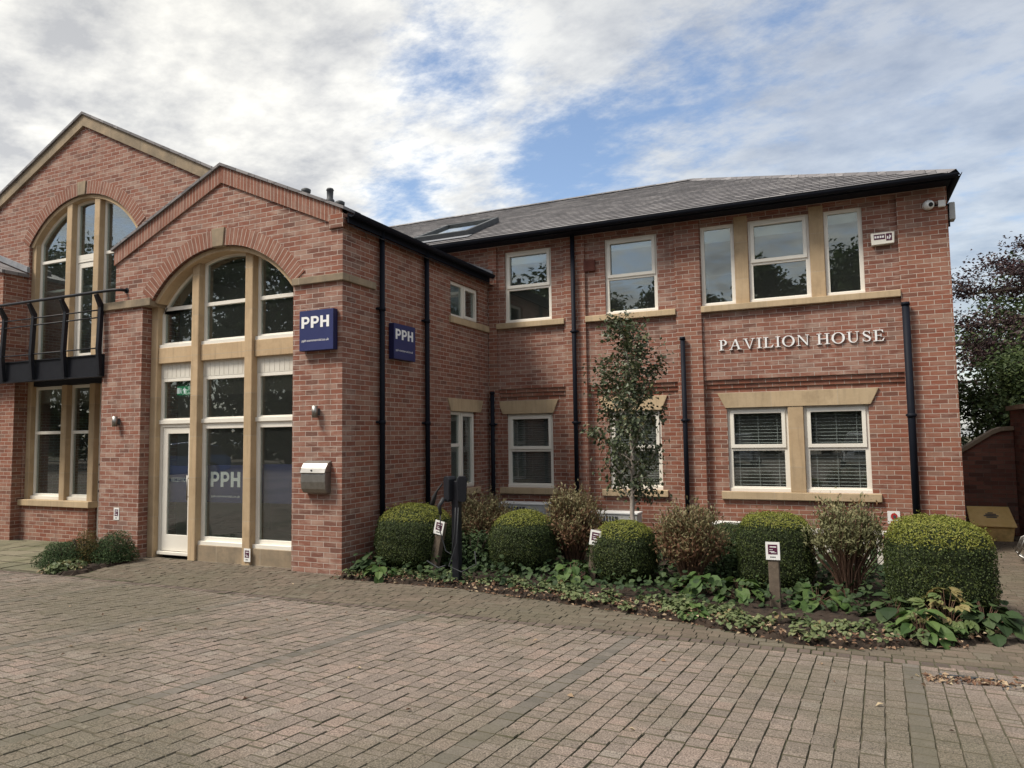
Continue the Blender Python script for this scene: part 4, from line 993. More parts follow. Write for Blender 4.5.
def small_text(F, body, x, y, hgt, d, m, parent, name='small_print', width=None):
    cu = bpy.data.curves.new('small_print', 'FONT'); cu.body = body; cu.size = 1.0; cu.extrude = 0.0
    tmp = bpy.data.objects.new('tmp_text', cu); COL.objects.link(tmp); bpy.context.view_layer.update()
    me = bpy.data.meshes.new_from_object(tmp.evaluated_get(bpy.context.evaluated_depsgraph_get()))
    vs = [tuple(v.co) for v in me.vertices]; fs = [tuple(p.vertices) for p in me.polygons]
    bpy.data.objects.remove(tmp); bpy.data.curves.remove(cu); bpy.data.meshes.remove(me)
    xm = max(v[0] for v in vs); sxx = (width / xm) if width else hgt / .72
    mb = MB(); mb.v = [F(x + v[0] * sxx, y + v[1] * hgt / .72, d) for v in vs]; mb.f = fs
    mb.build(name, m, parent, recalc=False)

# ------------------------------------------------------------------ signs on the building
def wall_sign(F, a0, a1, b0, b1, loc, label):
    t = thing('wall_sign', loc, label, 'sign', 'navy company signs on the brickwork')
    q = MB(); q.fbox(F, a0, a1, b0, b1, -.105, -.012); q.build('sign_panel', 'navy_side', t, bevel=.004)
    q = MB(); q.fbox(F, a0 + .004, a1 - .004, b0 + .004, b1 - .004, -.108, -.106); q.build('sign_face', 'navy', t)
    w = a1 - a0; hgt = .285 * (b1 - b0)
    put_text(F, 'PPH', glyph_bold, a0 + .07 * w, b0 + .56 * (b1 - b0), hgt, .13, -.112, -.109, 'sign_white', t, sx=.81 * w / (hgt * 2.51))
    small_text(F, 'pph-commercial.co.uk', a0 + .075 * w, b0 + .225 * (b1 - b0), .036, -.1095, 'sign_white', t, 'web_address', width=w * .80)
wall_sign(F1, -7.125, -6.51, 3.185, 3.775, (-6.9, Y1, 3.2), 'navy square sign with white PPH letters on the pier right of the arched entrance')
wall_sign(F_S, 9.50, 10.13, 3.155, 3.725, (XS, 9.97, 3.165), 'navy square sign with white PPH letters between two drainpipes on the side wall')
nm = thing('building_name', (-.57, YR, 3.375), 'white raised serif letters reading PAVILION HOUSE on the brick wall', 'lettering')
W_ = sum(glyph_serif(c)[1] for c in 'PAVILIONHOUSE')
sp = .115
put_text(F_R, 'PAVILION HOUSE', glyph_serif, -1.885, 3.375, .182, sp, -.028, -.008, 'sign_white', nm, 'letter', True, sx=2.625 / (.182 * (W_ + .42 + 12 * sp)))

t = thing('alarm_box', (.775, YR, 4.93), 'cream burglar alarm box with maroon lettering on the upper brick wall', 'alarm box')
q = MB(); q.plate(F_R, [(.615, 4.945), (.945, 4.955), (.955, 5.145), (.605, 5.145)], (), -.085, -.002); q.build('casing', 'frame', t, bevel=.012)
q = MB(); q.fbox(F_R, .65, .815, 5.03, 5.115, -.0875, -.0865); q.fbox(F_R, .83, .915, 5.00, 5.12, -.0875, -.0865); q.build('printed_label', 'maroon', t)
q = MB()
for i in range(4): q.fbox(F_R, .662 + i * .037, .688 + i * .037, 5.055, 5.09, -.0892, -.0882)
q.fbox(F_R, .845, .862, 5.03, 5.075, -.0892, -.0882); q.plate(F_R, [(.87, 5.01), (.905, 5.07), (.88, 5.10)], (), -.0892, -.0882); q.build('print_marks', 'sign_white', t)
t = thing('security_camera', (1.49, YP, 5.5), 'white dome security camera under the roof corner with a small white junction box', 'camera')
q = MB(); q.tube([(1.44, YP - .001, 5.50), (1.44, YP - .035, 5.50)], .075, 20); q.tube([(1.44, YP - .035, 5.50), (1.455, YP - .085, 5.488), (1.465, YP - .13, 5.475), (1.468, YP - .145, 5.47)], [.075, .078, .058, .03], 20); q.build('housing', 'white', t)
q = MB(); q.tube([(1.470, YP - .128, 5.480), (1.478, YP - .152, 5.472)], [.042, .03], 16); q.build('lens', 'rubber', t)
q = MB(); q.box(1.585, 1.685, YP - .06, YP - .001, 5.445, 5.55); q.build('junction_box', 'white', t, bevel=.006)
q = MB(); q.tube([(1.50, YP - .012, 5.49), (1.60, YP - .012, 5.49)], .012, 8); q.tube([(1.68, YP - .015, 5.48), (1.73, YP - .015, 5.475), (1.735, YP + .05, 5.46), (1.735, YP + .12, 5.40)], .012, 8); q.build('conduit', 'gutter', t)
t = thing('floodlight', (XC, 13.2, 5.3), 'pale grey floodlight edge on round the corner of the wall below the eaves', 'light')
q = MB(); q.box(XC + .03, XC + .12, 13.16, 13.36, 5.26, 5.54); q.build('lamp_body', 'grey_case', t, bevel=.012)
q = MB(); q.box(XC + .001, XC + .03, 13.22, 13.30, 5.36, 5.44); q.box(XC + .002, XC + .05, 13.24, 13.28, 5.17, 5.26); q.build('bracket', 'gutter', t)

def wall_light(x, z, label):
    t = thing('wall_light', (x, Y1, z), label, 'light', 'steel wall lights on the entrance piers')
    q = MB(); q.tube([(x, Y1 - .075, z - .085), (x, Y1 - .075, z + .085)], .042, 18); q.build('lamp_tube', 'steel', t)
    q = MB(); q.box(x - .03, x + .03, Y1 - .04, Y1 - .001, z - .05, z + .05); q.build('bracket', 'grey_dark', t)
wall_light(-6.86, 2.30, 'small steel cylinder light on the pier above the letterbox')
wall_light(-11.065, 2.25, 'small steel cylinder light on the pier left of the entrance, below the balcony rail end')

# curved steel letterbox
t = thing('letterbox', (-6.94, Y1, 1.13), 'brushed steel letterbox with curved front on the entrance pier', 'letterbox')
prof = [(0, 1.13), (-.085, 1.145), (-.125, 1.20), (-.14, 1.30), (-.135, 1.40), (-.115, 1.48), (-.075, 1.55), (0, 1.585)]
q = MB(); q.plate(lambda a, b, d: (-7.055 + d, Y1 - .001 + a, b), [(p[0], p[1]) for p in prof[:5]] + [(-.125, 1.43), (0, 1.43)], (), .0, .43); q.build('body', 'steel', t, bevel=.006)
q = MB(); q.plate(lambda a, b, d: (-7.055 + d, Y1 - .001 + a, b), [(-.145, 1.415), (-.15, 1.43), (-.125, 1.495), (-.08, 1.56), (0, 1.60), (0, 1.435), (-.12, 1.435)], (), -.006, .436); q.build('flap', 'steel', t, bevel=.005)
q = MB(); q.tube([(-6.86, Y1 - .14, 1.465), (-6.86, Y1 - .152, 1.463)], .012, 12); q.build('lock', 'grey_dark', t)

def plaque(F, a, b, w, h_, d, parent, tilt=0.0):
    """small white parking plate with its dark printed square and a line of print"""
    c, s = math.cos(tilt), math.sin(tilt)
    G = lambda x, y, dd: F(a + x * c - y * s, b + x * s + y * c, dd)
    q = MB(); q.plate(G, rect(-w / 2, w / 2, -h_ / 2, h_ / 2), (), d - .006, d); o = q.build('plate', 'white', parent)
    q = MB(); k = w * .335; q.plate(G, rect(-k, k, -h_ * .19, h_ * .36), (), d - .0075, d - .0066); q.build('printed_square', 'maroon', parent)
    q = MB()
    for y0, y1, x0, x1 in ((.20, .255, -.20, .26), (.06, .085, -.25, .0), (-.06, -.02, -.22, .12), (-.11, -.085, -.12, .25)): q.plate(G, rect(x0 * w, x1 * w, y0 * h_, y1 * h_), (), d - .0088, d - .008)
    q.build('print_marks', 'sign_white', parent)
    q = MB()
    for i in range(4): q.plate(G, rect((-.2 + i * .1) * w, (-.125 + i * .1) * w, -.375 * h_, -.31 * h_), (), d - .0075, d - .0066)
    q.build('print_line', 'grey_dark', parent)
PLG = 'small white parking plates'
t = thing('parking_plate', (-11.06, Y1, .62), 'small white plate with dark printed square low on the brick pier left of the entrance', 'plate', PLG); plaque(F1, -11.06, .71, .125, .20, -.001, t)
t = thing('parking_plate', (-8.27, 8.4, .03), 'small white plate with dark printed square at the foot of the entrance mullion', 'plate', PLG); plaque(FY(8.478), -8.31, .155, .13, .20, -.001, t)
t = thing('notice_plate', (.73, YR, .42), 'small white notice with red emblem on the wall just left of the big end hedge', 'notice')
q = MB(); q.fbox(F_L, .65, .83, .42, .62, -.008, -.001); q.build('plate', 'white', t)
q = MB(); q.plate(F_L, ring_pts(.745, .535, .05, .055, 18), (), -.0095, -.0085); q.fbox(F_L, .69, .80, .435, .46, -.0095, -.0085); q.build('emblem', 'red', t)
q = MB(); q.plate(F_L, ring_pts(.75, .53, .024, .03, 12), (), -.011, -.0100); q.build('emblem_centre', 'grey_dark', t)

# ---- reception graphics and exit sign behind the glass
ban = thing('window_banner', (-9.0, 8.66, .9), 'navy printed banner with PPH letters inside the middle entrance window', 'banner')
FB = FY(8.665)
q = MB(); q.fbox(FB, LT[1][0] + .02, LT[1][1] - .01, .915, 1.515, 0, .006); q.build('banner_sheet', 'navy', ban)
put_text(FB, 'PPH', glyph_bold, -9.29, 1.165, .24, .13, -.003, -.0005, 'sign_white', ban, sx=1.05)
small_text(FB, 'pph-commercial.co.uk', -9.28, 1.0, .038, -.001, 'sign_white', ban, 'web_address', width=.62)
bn2 = thing('window_banner', (-7.9, 8.66, .9), 'plain navy printed banner inside the right hand entrance window', 'banner')
q = MB(); q.fbox(FB, LT[2][0] + .02, LT[2][1] - .01, .93, 1.53, 0, .006); q.build('banner_sheet', 'navy', bn2)
bn3 = thing('window_banner', (-10, 8.66, .9), 'blue printed panel inside the glazed entrance door', 'banner')
q = MB(); q.fbox(FB, LT[0][0] + .17, LT[0][1] - .155, .90, 1.50, .002, .008); q.build('banner_sheet', 'navy', bn3)
small_text(FB, 'RECEPTION', -10.19, 1.235, .07, .001, 'sign_white', bn3, 'door_lettering', width=.40)
ex = thing('exit_sign', (-10.9, 9.45, 2.75), 'green and white emergency exit sign hanging inside above the entrance door', 'sign')
FE = FY(9.45); a, b = -11.02, 2.745
q = MB(); q.fbox(FE, a, a + .31, b, b + .155, 0, .02); q.build('sign_panel', 'green_lit', ex)
q = MB(); q.fbox(FE, a + .02, a + .085, b + .025, b + .13, -.0015, -.0005); q.plate(FE, [(a + .155, b + .085), (a + .205, b + .135), (a + .255, b + .085), (a + .225, b + .085), (a + .225, b + .02), (a + .185, b + .02), (a + .185, b + .085)], (), -.0015, -.0005)
q.plate(FE, ring_pts(a + .115, b + .115, .012, .012, 10), (), -.0015, -.0005); q.plate(FE, [(a + .10, b + .10), (a + .125, b + .10), (a + .13, b + .06), (a + .145, b + .025), (a + .13, b + .025), (a + .112, b + .055), (a + .10, b + .025), (a + .088, b + .025), (a + .10, b + .06)], (), -.0015, -.0005); q.build('pictogram', 'white_lit', ex)
q = MB(); q.tube([(a + .05, 9.46, b + .155), (a + .05, 9.46, 3.22)], .006, 6); q.tube([(a + .26, 9.46, b + .155), (a + .26, 9.46, 3.22)], .006, 6); q.build('hanger', 'steel', ex)

# ---- wooden marker posts with plates
def marker_post(x, y, hgt, lean, label, hp):
    t = thing('marker_post', (x, y, 0), label, 'post', 'short wooden posts with white plates in the planting bed')
    q = MB(); w = .055
    q.v += [(x + sx * w + (lean * hgt if z > 0 else 0), y + sy * w, z) for z in (-.05, hgt) for sx, sy in ((-1, -1), (1, -1), (1, 1), (-1, 1))]
    q.f += [(0, 3, 2, 1), (4, 5, 6, 7), (0, 1, 5, 4), (1, 2, 6, 5), (2, 3, 7, 6), (3, 0, 4, 7)]
    q.build('post', 'wood', t, bevel=.008)
    plaque(FY(y - w - .004), x + lean * hp, hp, .145, .19, -.002, t, tilt=-math.atan(lean))
    return t
marker_post(-5.235, 8.80, .72, .22, 'short wooden post leaning right, with white plate, beside the charger', .665)
marker_post(-2.985, 8.97, .70, .155, 'weathered wooden post with white plate half hidden by the middle round hedge', .60)
marker_post(-.705, 8.42, .60, -.01, 'upright wooden post with white plate in front of the flat topped hedge', .63)

# ---- car charger
t = thing('car_charger', (-4.585, 8.33, 0), 'black electric car charging post with two sockets and hanging cables', 'charger')
x, y = -4.585, 8.33
q = MB(); q.box(x - .05, x + .05, y - .05, y + .05, -.05, 1.34); q.build('post', 'black', t, bevel=.008)
def head(dx, rz, dy):
    mb = MB(); c, s = math.cos(rz), math.sin(rz)
    G = lambda a, b, d: (x + dx + a * c - d * s, y + dy + a * s + d * c, b)
    mb.plate(G, [(-.058, 1.10), (-.04, 1.07), (.04, 1.07), (.058, 1.10), (.066, 1.36), (.046, 1.40), (-.046, 1.40), (-.066, 1.36)], (), -.07, .05)
    mb.build('charger_head', 'black', t, bevel=.012)
head(-.075, R(-25), -.03); head(.085, R(30), -.01)
q = MB(); q.tube([(x - .12, y - .12, 1.12), (x - .17, y - .16, 1.02), (x - .155, y - .15, .92)], [.03, .026, .022], 12); q.build('connector', 'cable', t)
q = MB(); q.tube([(x - .20, y - .02, 1.30), (x - .27, y - .05, 1.20), (x - .30, y - .06, 1.13), (x - .33, y - .07, 1.02)], [.012, .014, .03, .032], 10); q.build('connector', 'rubber', t)
q = MB(); q.tube([(x - .155, y - .15, .92), (x - .17, y - .14, .7), (x - .10, y - .12, .45), (x - .02, y - .10, .40), (x + .02, y - .09, .7), (x + .03, y - .085, 1.0)], .008, 8); q.tube([(x + .07, y - .08, 1.0), (x + .05, y - .1, .55), (x - .05, y - .13, .26), (x + .15, y - .16, .20), (x + .33, y - .10, .30), (x + .28, y - .04, .45)], .008, 8); q.tube([(x - .45, y + .0, .28), (x - .22, y - .10, .22), (x - .1, y - .12, .26)], .010, 8)
q.build('cable', 'cable', t)

# ---- condenser units and low railing behind the hedges
def condenser(x0, x1, y0, z1, label):
    t = thing('condenser_unit', ((x0 + x1) / 2, y0 + .2, 0), label, 'air conditioner', 'outdoor air conditioning units under the ground floor windows')
    q = MB(); q.box(x0, x1, y0, y0 + .34, .05, z1 - .012); q.build('casing', 'grey_case', t, bevel=.01)
    q = MB(); q.box(x0 - .012, x1 + .012, y0 - .014, y0 + .355, z1 - .011, z1 + .02); q.build('top_cover', 'white', t, bevel=.006)
    xm = x0 + (x1 - x0) * .60; q = MB(); q.box(x0 + .03, xm, y0 - .012, y0 - .001, .12, z1 - .05); q.build('fan_opening', 'grey_dark', t)
    q = MB()
    for i in range(9): q.box(x0 + .04 + i * (xm - x0 - .05) / 9, x0 + .052 + i * (xm - x0 - .05) / 9, y0 - .022, y0 - .013, .11, z1 - .04)
    for i in range(6): q.box(xm + .03, x1 - .03, y0 - .010, y0 - .001, .14 + i * (z1 - .2) / 6, .16 + i * (z1 - .2) / 6)
    q.build('grille', 'grey_case', t)
    q = MB(); q.box(x0 + .05, x0 + .12, y0, y0 + .33, -.02, .049); q.box(x1 - .12, x1 - .05, y0, y0 + .33, -.02, .049); q.build('foot', 'rubber', t)
condenser(-6.02, -5.06, 12.55, .63, 'pale grey air conditioning unit behind the second round hedge from the left')
condenser(-4.18, -3.30, 12.55, .51, 'pale grey air conditioning unit with dark fan behind the slim sapling')
condenser(-2.05, -1.25, 12.55, .39, 'low pale air conditioning unit behind the reddish brown shrub')
t = thing('low_railing', (.06, 11.3, 0), 'low white painted railing behind the right hand mottled shrub', 'railing')
q = MB(); q.box(-.44, .60, 11.26, 11.31, .47, .53); q.box(-.44, .60, 11.26, 11.31, -.02, .06); q.build('rail', 'panel', t, bevel=.005)
q = MB()
for i in range(7): q.box(-.42 + i * .165, -.345 + i * .165, 11.27, 11.30, .061, .469)
q.build('balusters', 'panel', t)

# ---- drain with leaves
t = thing('drain_grate', (.83, 6.45, gz(6.45)), 'rusty iron drain grate choked with dead leaves in the block paving', 'drain')
zd = gz(6.45)
q = MB(); q.plate(FZ(zd + .004), rect(.62, 1.06, 6.33, 6.56), [rect(.64, 1.04, 6.35, 6.54)], 0, .03)
for i in range(9): q.box(.66 + i * .043, .675 + i * .043, 6.345, 6.545, zd - .02, zd + .002)
q.build('grate', 'grey_dark', t)
q = MB(); q.box(.62, 1.06, 6.33, 6.56, zd - .04, zd - .024); q.build('gully', 'soil', t)

# ---- boundary wall, grit bin, wire rack in the right hand passage
t = thing('boundary_wall', (2.6, 15.6, 0), 'old dark brick boundary wall with curved mossy coping beyond the passage', 'wall')
top = [(1.5, 1.35), (1.95, 1.44), (2.15, 1.56), (2.35, 1.70), (2.55, 1.83), (2.68, 1.88), (2.86, 1.89)]
FWB = FY(15.6)
q = MB(); q.plate(FWB, [(1.5, -.3), (2.86, -.3)] + list(reversed(top)), (), 0, .25); q.build('wall_face', 'old_brick', t)
q = MB(); q.plate(FWB, [(p[0], p[1] + .001) for p in top] + [(p[0], p[1] + .075) for p in reversed(top)], (), -.06, .31); q.build('coping', 'stone_weathered', t)
q = MB(); q.box(2.87, 3.15, 9.0, 15.85, -.3, 2.25); q.build('side_wall', 'old_brick', t)
q = MB(); q.box(2.82, 3.2, 8.98, 15.9, 2.251, 2.33); q.build('coping', 'stone_weathered', t)
t = thing('grit_bin', (2.33, 15.0, 0), 'yellow plastic grit bin with sloping lid against the boundary wall', 'bin', rz=0)
bx, by = 2.33, 15.02
def G_(a, z, d): return (bx + a, by + d, z)
q = MB()
q.v += [G_(-.27, -.02, -.20), G_(.29, -.02, -.20), G_(.29, -.02, .24), G_(-.27, -.02, .24), G_(-.31, .24, -.23), G_(.33, .24, -.23), G_(.31, .49, .24), G_(-.29, .49, .24)]
q.f += [(0, 3, 2, 1), (4, 5, 6, 7), (0, 1, 5, 4), (1, 2, 6, 5), (2, 3, 7, 6), (3, 0, 4, 7)]; q.build('body', 'yellow', t, bevel=.02)
q = MB(); q.v += [G_(-.33, .235, -.26), G_(.35, .235, -.26), G_(.33, .52, .26), G_(-.31, .52, .26), G_(-.33, .265, -.26), G_(.35, .265, -.26), G_(.33, .55, .26), G_(-.31, .55, .26)]
q.f += [(0, 3, 2, 1), (4, 5, 6, 7), (0, 1, 5, 4), (1, 2, 6, 5), (2, 3, 7, 6), (3, 0, 4, 7)]; q.build('lid', 'yellow', t, bevel=.012)
q = MB()
def GL(a, s): return (bx + a, by + s, .265 + (s + .26) * .548 + .004)
for (a0, a1, s0, s1) in ((-.06, .10, .02, .05), (-.09, .13, -.02, .01), (-.06, .10, -.06, -.03), (-.02, .06, .06, .085)): q.face([GL(a0, s0), GL(a1, s0), GL(a1, s1), GL(a0, s1)])
q.build('emblem', 'grey_dark', t, recalc=False)
t = thing('wire_basket', (2.36, 12.4, 0), 'silver wire basket lying on its side at the edge of the passage', 'basket')
q = MB(); ox, oy = 2.22, 12.4
hoop = [(ox + .02, oy, .13), (ox + .10, oy - .02, .34), (ox + .22, oy - .03, .40), (ox + .46, oy, .40), (ox + .52, oy, .30), (ox + .46, oy, .03), (ox + .15, oy, .04), (ox + .02, oy, .13)]
q.tube(hoop, .016, 8); hoop2 = [(p[0] + .03, p[1] + .35, p[2]) for p in hoop]; q.tube(hoop2, .012, 8); q.build('rim', 'steel', t)
q = MB()
for i in range(len(hoop) - 1):
    for f_ in (0, .33, .66):
        a = Vector(hoop[i]).lerp(Vector(hoop[i + 1]), f_); b = Vector(hoop2[i]).lerp(Vector(hoop2[i + 1]), f_); q.tube([a, b], .004, 5)
for f_ in (.25, .5, .75): q.tube([Vector(a).lerp(Vector(b), f_) for a, b in zip(hoop, hoop2)], .004, 5)
for i in range(6):
    xx = ox + .08 + i * .07; q.tube([(xx, oy, .05), (xx + .02, oy - .01, .36)], .004, 5)
q.build('wires', 'steel', t)

# ------------------------------------------------------------------ hedges and shrubs
def lump(d, k=3.0, seed=0):
    return (np.sin(d[:, 0] * k * 2.1 + seed) + np.sin(d[:, 1] * k * 1.7 + 2.3 * seed) + np.sin(d[:, 2] * k * 2.6 + 1.1 * seed + d[:, 0] * 2)) / 3
def hedge(x, y, ax, ay, hgt, n, label, count, m='hedge', flat=None, sharp=2.6, top=None, rz=0.0, leaf=(.017, .029)):
    t = thing('clipped_hedge', (x, y, 0), label, 'hedge', 'clipped hedges in the planting bed', rz)
    x = y = 0; WL[t] = Vector((0, 0, 0))
    zc = hgt * .46; cz = hgt - zc
    def rad(d):
        p = (np.abs(d[:, 0] / ax) ** n + np.abs(d[:, 1] / ay) ** n + np.abs(d[:, 2] / np.where(d[:, 2] > 0, cz, zc * 1.12)) ** n) ** (-1 / n)
        return p * (1 + .034 * lump(d, 3.2, x * 3 + ax * 17) + .018 * lump(d, 9, ay * 7))
    def shape(d, f=1.0):
        P = d * (rad(d) * f)[:, None]
        P[:, 2] += zc
        low = np.clip(1 - P[:, 2] / (.28 * hgt), 0, 1); P[:, :2] *= (1 - .16 * low ** 1.5)[:, None]
        return P + np.array([x, y, 0])
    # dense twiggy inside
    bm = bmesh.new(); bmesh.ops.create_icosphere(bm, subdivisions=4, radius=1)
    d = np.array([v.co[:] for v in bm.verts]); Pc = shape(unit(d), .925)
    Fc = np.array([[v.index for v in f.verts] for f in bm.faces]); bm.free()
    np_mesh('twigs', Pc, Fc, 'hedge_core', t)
    # sample in proportion to area of the true shape
    count = int(count * 1.5); d = unit(RNG.normal(size=(count * 4, 3)))
    r_ = rad(d); w = r_ ** 2; keep = RNG.random(len(d)) < w / w.max(); d = d[keep][:count]
    depth = RNG.random(len(d)); P = shape(d, 1.0) 
    # outward normal by finite difference of the level function
    g_ = np.stack([np.sign(d[:, 0]) * np.abs(d[:, 0] / ax) ** (n - 1) / ax, np.sign(d[:, 1]) * np.abs(d[:, 1] / ay) ** (n - 1) / ay, np.sign(d[:, 2]) * np.abs(d[:, 2] / cz) ** (n - 1) / cz], 1)
    Nn = unit(g_)
    P = P - Nn * (.055 * depth ** 1.6)[:, None] + Nn * np.where(RNG.random(len(d)) > .94, RNG.random(len(d)) ** 2 * .07, 0)[:, None]
    ok = P[:, 2] > .04; P, Nn = P[ok], Nn[ok]
    clump = .5 + .5 * lump(P * 2.2, 2.2, ax * 5)
    rn = np.clip(RNG.random(len(P)) * .75 + clump * .25, 0, 1)
    mats = ['hedge', 'hedge_toplit']; 
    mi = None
    if top is not None:     # yellow crown leaves, brightened to paint in top light; irregular line below
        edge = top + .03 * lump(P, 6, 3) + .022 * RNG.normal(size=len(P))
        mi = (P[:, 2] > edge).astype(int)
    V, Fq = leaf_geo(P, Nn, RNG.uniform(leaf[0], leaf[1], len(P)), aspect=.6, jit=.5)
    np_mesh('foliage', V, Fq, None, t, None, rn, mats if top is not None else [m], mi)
    # a few stems at the foot
    q = MB()
    for i in range(7):
        a = random.random() * 6.28; q.tube([(x + .05 * math.cos(a), y + .05 * math.sin(a), -.03), (x + .14 * math.cos(a), y + .12 * math.sin(a), .12), (x + ax * .5 * math.cos(a), y + ay * .5 * math.sin(a), .34)], [.02, .016, .01], 6)
    q.build('stems', 'bark', t)
    WL[t] = Vector(t.location)
    return t
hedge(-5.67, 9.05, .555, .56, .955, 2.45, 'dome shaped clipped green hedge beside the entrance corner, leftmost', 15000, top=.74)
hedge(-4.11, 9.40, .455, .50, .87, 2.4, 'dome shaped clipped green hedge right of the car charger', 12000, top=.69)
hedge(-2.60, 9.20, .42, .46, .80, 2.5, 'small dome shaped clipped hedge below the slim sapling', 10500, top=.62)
hedge(-.78, 9.50, .44, .48, .915, 3.8, 'clipped hedge with straight sides and domed top tinted golden as if lit, between two mottled shrubs', 12500, top=.79, rz=R(6))
hedge(-1.42, 10.2, .26, .36, .70, 3.0, 'narrow dark green clipped hedge set back behind the other hedges', 5000)
hedge(.865, 8.63, .455, .54, 1.015, 3.6, 'largest clipped hedge, square sided with top tinted golden as if lit, at the right end of the bed', 17000, top=.77, rz=R(8))

def shrub(x, y, r_, hgt, label, m, nst=110, nl=5600, base=.22, seed=1):
    rg = np.random.default_rng(seed); rd = random.Random(seed)
    t = thing('mottled_shrub', (x, y, 0), label, 'shrub', 'loose mottled shrubs between the hedges')
    q = MB(); tips = []
    for i in range(nst):
        a = rd.random() * 6.283; el = rd.random() ** .7
        rr = r_ * (.25 + .75 * el); h_ = hgt * (1 - .42 * el ** 2.2) * rd.uniform(.80, 1.03)
        bx_, by_ = x + .10 * math.cos(a) * rd.random(), y + .10 * math.sin(a) * rd.random()
        p1 = (x + rr * .42 * math.cos(a), y + rr * .42 * math.sin(a), h_ * .45); p2 = (x + rr * .85 * math.cos(a + .1), y + rr * .85 * math.sin(a + .1), h_ * .78); p3 = (x + rr * math.cos(a + .2), y + rr * math.sin(a + .2), h_)
        q.tube([(bx_, by_, -.02), p1, p2, p3], [.011, .007, .0045, .002], 5, False); tips.append((p1, p2, p3))
    q.build('stems', 'twig', t)
    T = np.array(tips); k = rg.integers(0, nst, nl); u = rg.random(nl) ** .75
    P = np.where((u < .5)[:, None], T[k, 0] + (T[k, 1] - T[k, 0]) * (u * 2)[:, None], T[k, 1] + (T[k, 2] - T[k, 1]) * (u * 2 - 1)[:, None])
    P = P + rg.normal(0, .045 + .03 * r_, (nl, 3)); P = P[P[:, 2] > hgt * base + rg.random(nl) * .15 * hgt]
    A = unit(P - np.array([x, y, hgt * .1])) + np.array([0, 0, .25])
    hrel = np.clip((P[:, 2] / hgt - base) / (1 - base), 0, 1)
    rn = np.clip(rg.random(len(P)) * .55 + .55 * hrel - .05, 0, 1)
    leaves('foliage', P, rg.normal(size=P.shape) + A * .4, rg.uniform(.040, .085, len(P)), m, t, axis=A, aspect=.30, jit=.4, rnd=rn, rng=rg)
    return t
shrub(-5.06, 10.0, .50, 1.06, 'rusty brown feathery shrub between the charger and the second hedge', 'shrub', seed=3, base=.12)
shrub(-3.52, 9.85, .47, 1.16, 'tall grey green and brown mottled shrub below the left ground floor window', 'shrub', seed=5, base=.2)
shrub(-1.745, 9.15, .43, 1.06, 'reddish brown bare stemmed shrub left of the flat topped hedge', 'shrub', seed=8, base=.24)
shrub(.03, 9.20, .44, 1.12, 'grey green leafy shrub on bare brown stems, left of the big end hedge', 'shrub_green', seed=12, base=.44, nl=5600)
# dark evergreen filling behind the charger
def bush(name, x, y, r_, hgt, label, m, n, cat='bush', size=(.04, .08), asp=.6, seed=1, group=None):
    rg = np.random.default_rng(seed)
    t = thing(name, (x, y, 0), label, cat, group)
    q = MB()
    for i in range(9):
        a = rg.random() * 6.28; q.tube([(x, y, -.02), (x + r_ * .4 * math.cos(a), y + r_ * .4 * math.sin(a), hgt * .45), (x + r_ * .7 * math.cos(a), y + r_ * .7 * math.sin(a), hgt * .8)], [.012, .008, .004], 5, False)
    q.build('stems', 'bark', t)
    d = unit(rg.normal(size=(n, 3))); d[:, 2] = np.abs(d[:, 2])
    rr = rg.random(n) ** .3 * (1 + .22 * lump(d, 3, seed))
    P = np.stack([x + d[:, 0] * r_ * rr, y + d[:, 1] * r_ * rr, hgt * (.08 + .9 * d[:, 2] * rr)], 1)
    A = d + np.array([0, 0, .3])
    leaves('foliage', P, d + np.array([0, 0, .4]), rg.uniform(*size, n), m, t, axis=A, aspect=asp, jit=.5, rng=rg)
    return t
bush('evergreen_bush', -4.88, 9.35, .40, .62, 'dark green leafy bush tucked behind the charging post', 'dark_leaf', 1500, seed=4)
bush('evergreen_bush', -1.35, 9.75, .34, .48, 'dark ivy covered bush low behind the narrow hedge', 'dark_leaf', 900, seed=6)
bush('evergreen_bush', 1.62, 13.7, .30, .62, 'dark bush at the building corner beside the grit bin', 'dark_leaf', 700, seed=7)
bush('conifer_shrub', -10.62, 7.95, .38, .48, 'low dark green conifer shrub against the entrance pier', 'conifer', 7000, 'shrub', (.02, .042), .4, 11)
bush('conifer_shrub', -11.0, 7.45, .40, .40, 'spreading dark green conifer shrub nearest the mossy terrace', 'conifer', 7000, 'shrub', (.02, .042), .4, 13)
bush('rusty_shrub', -10.80, 7.62, .26, .52, 'rusty gold shrub between the two dark conifers', 'brown_spray', 2600, 'shrub', (.02, .042), .4, 17)
bush('grey_leaf_plant', -10.55, 7.15, .30, .16, 'small grey green plant at the front tip of the left bed', 'ground_leaf', 420, 'plant', (.05, .09), .8, 19)

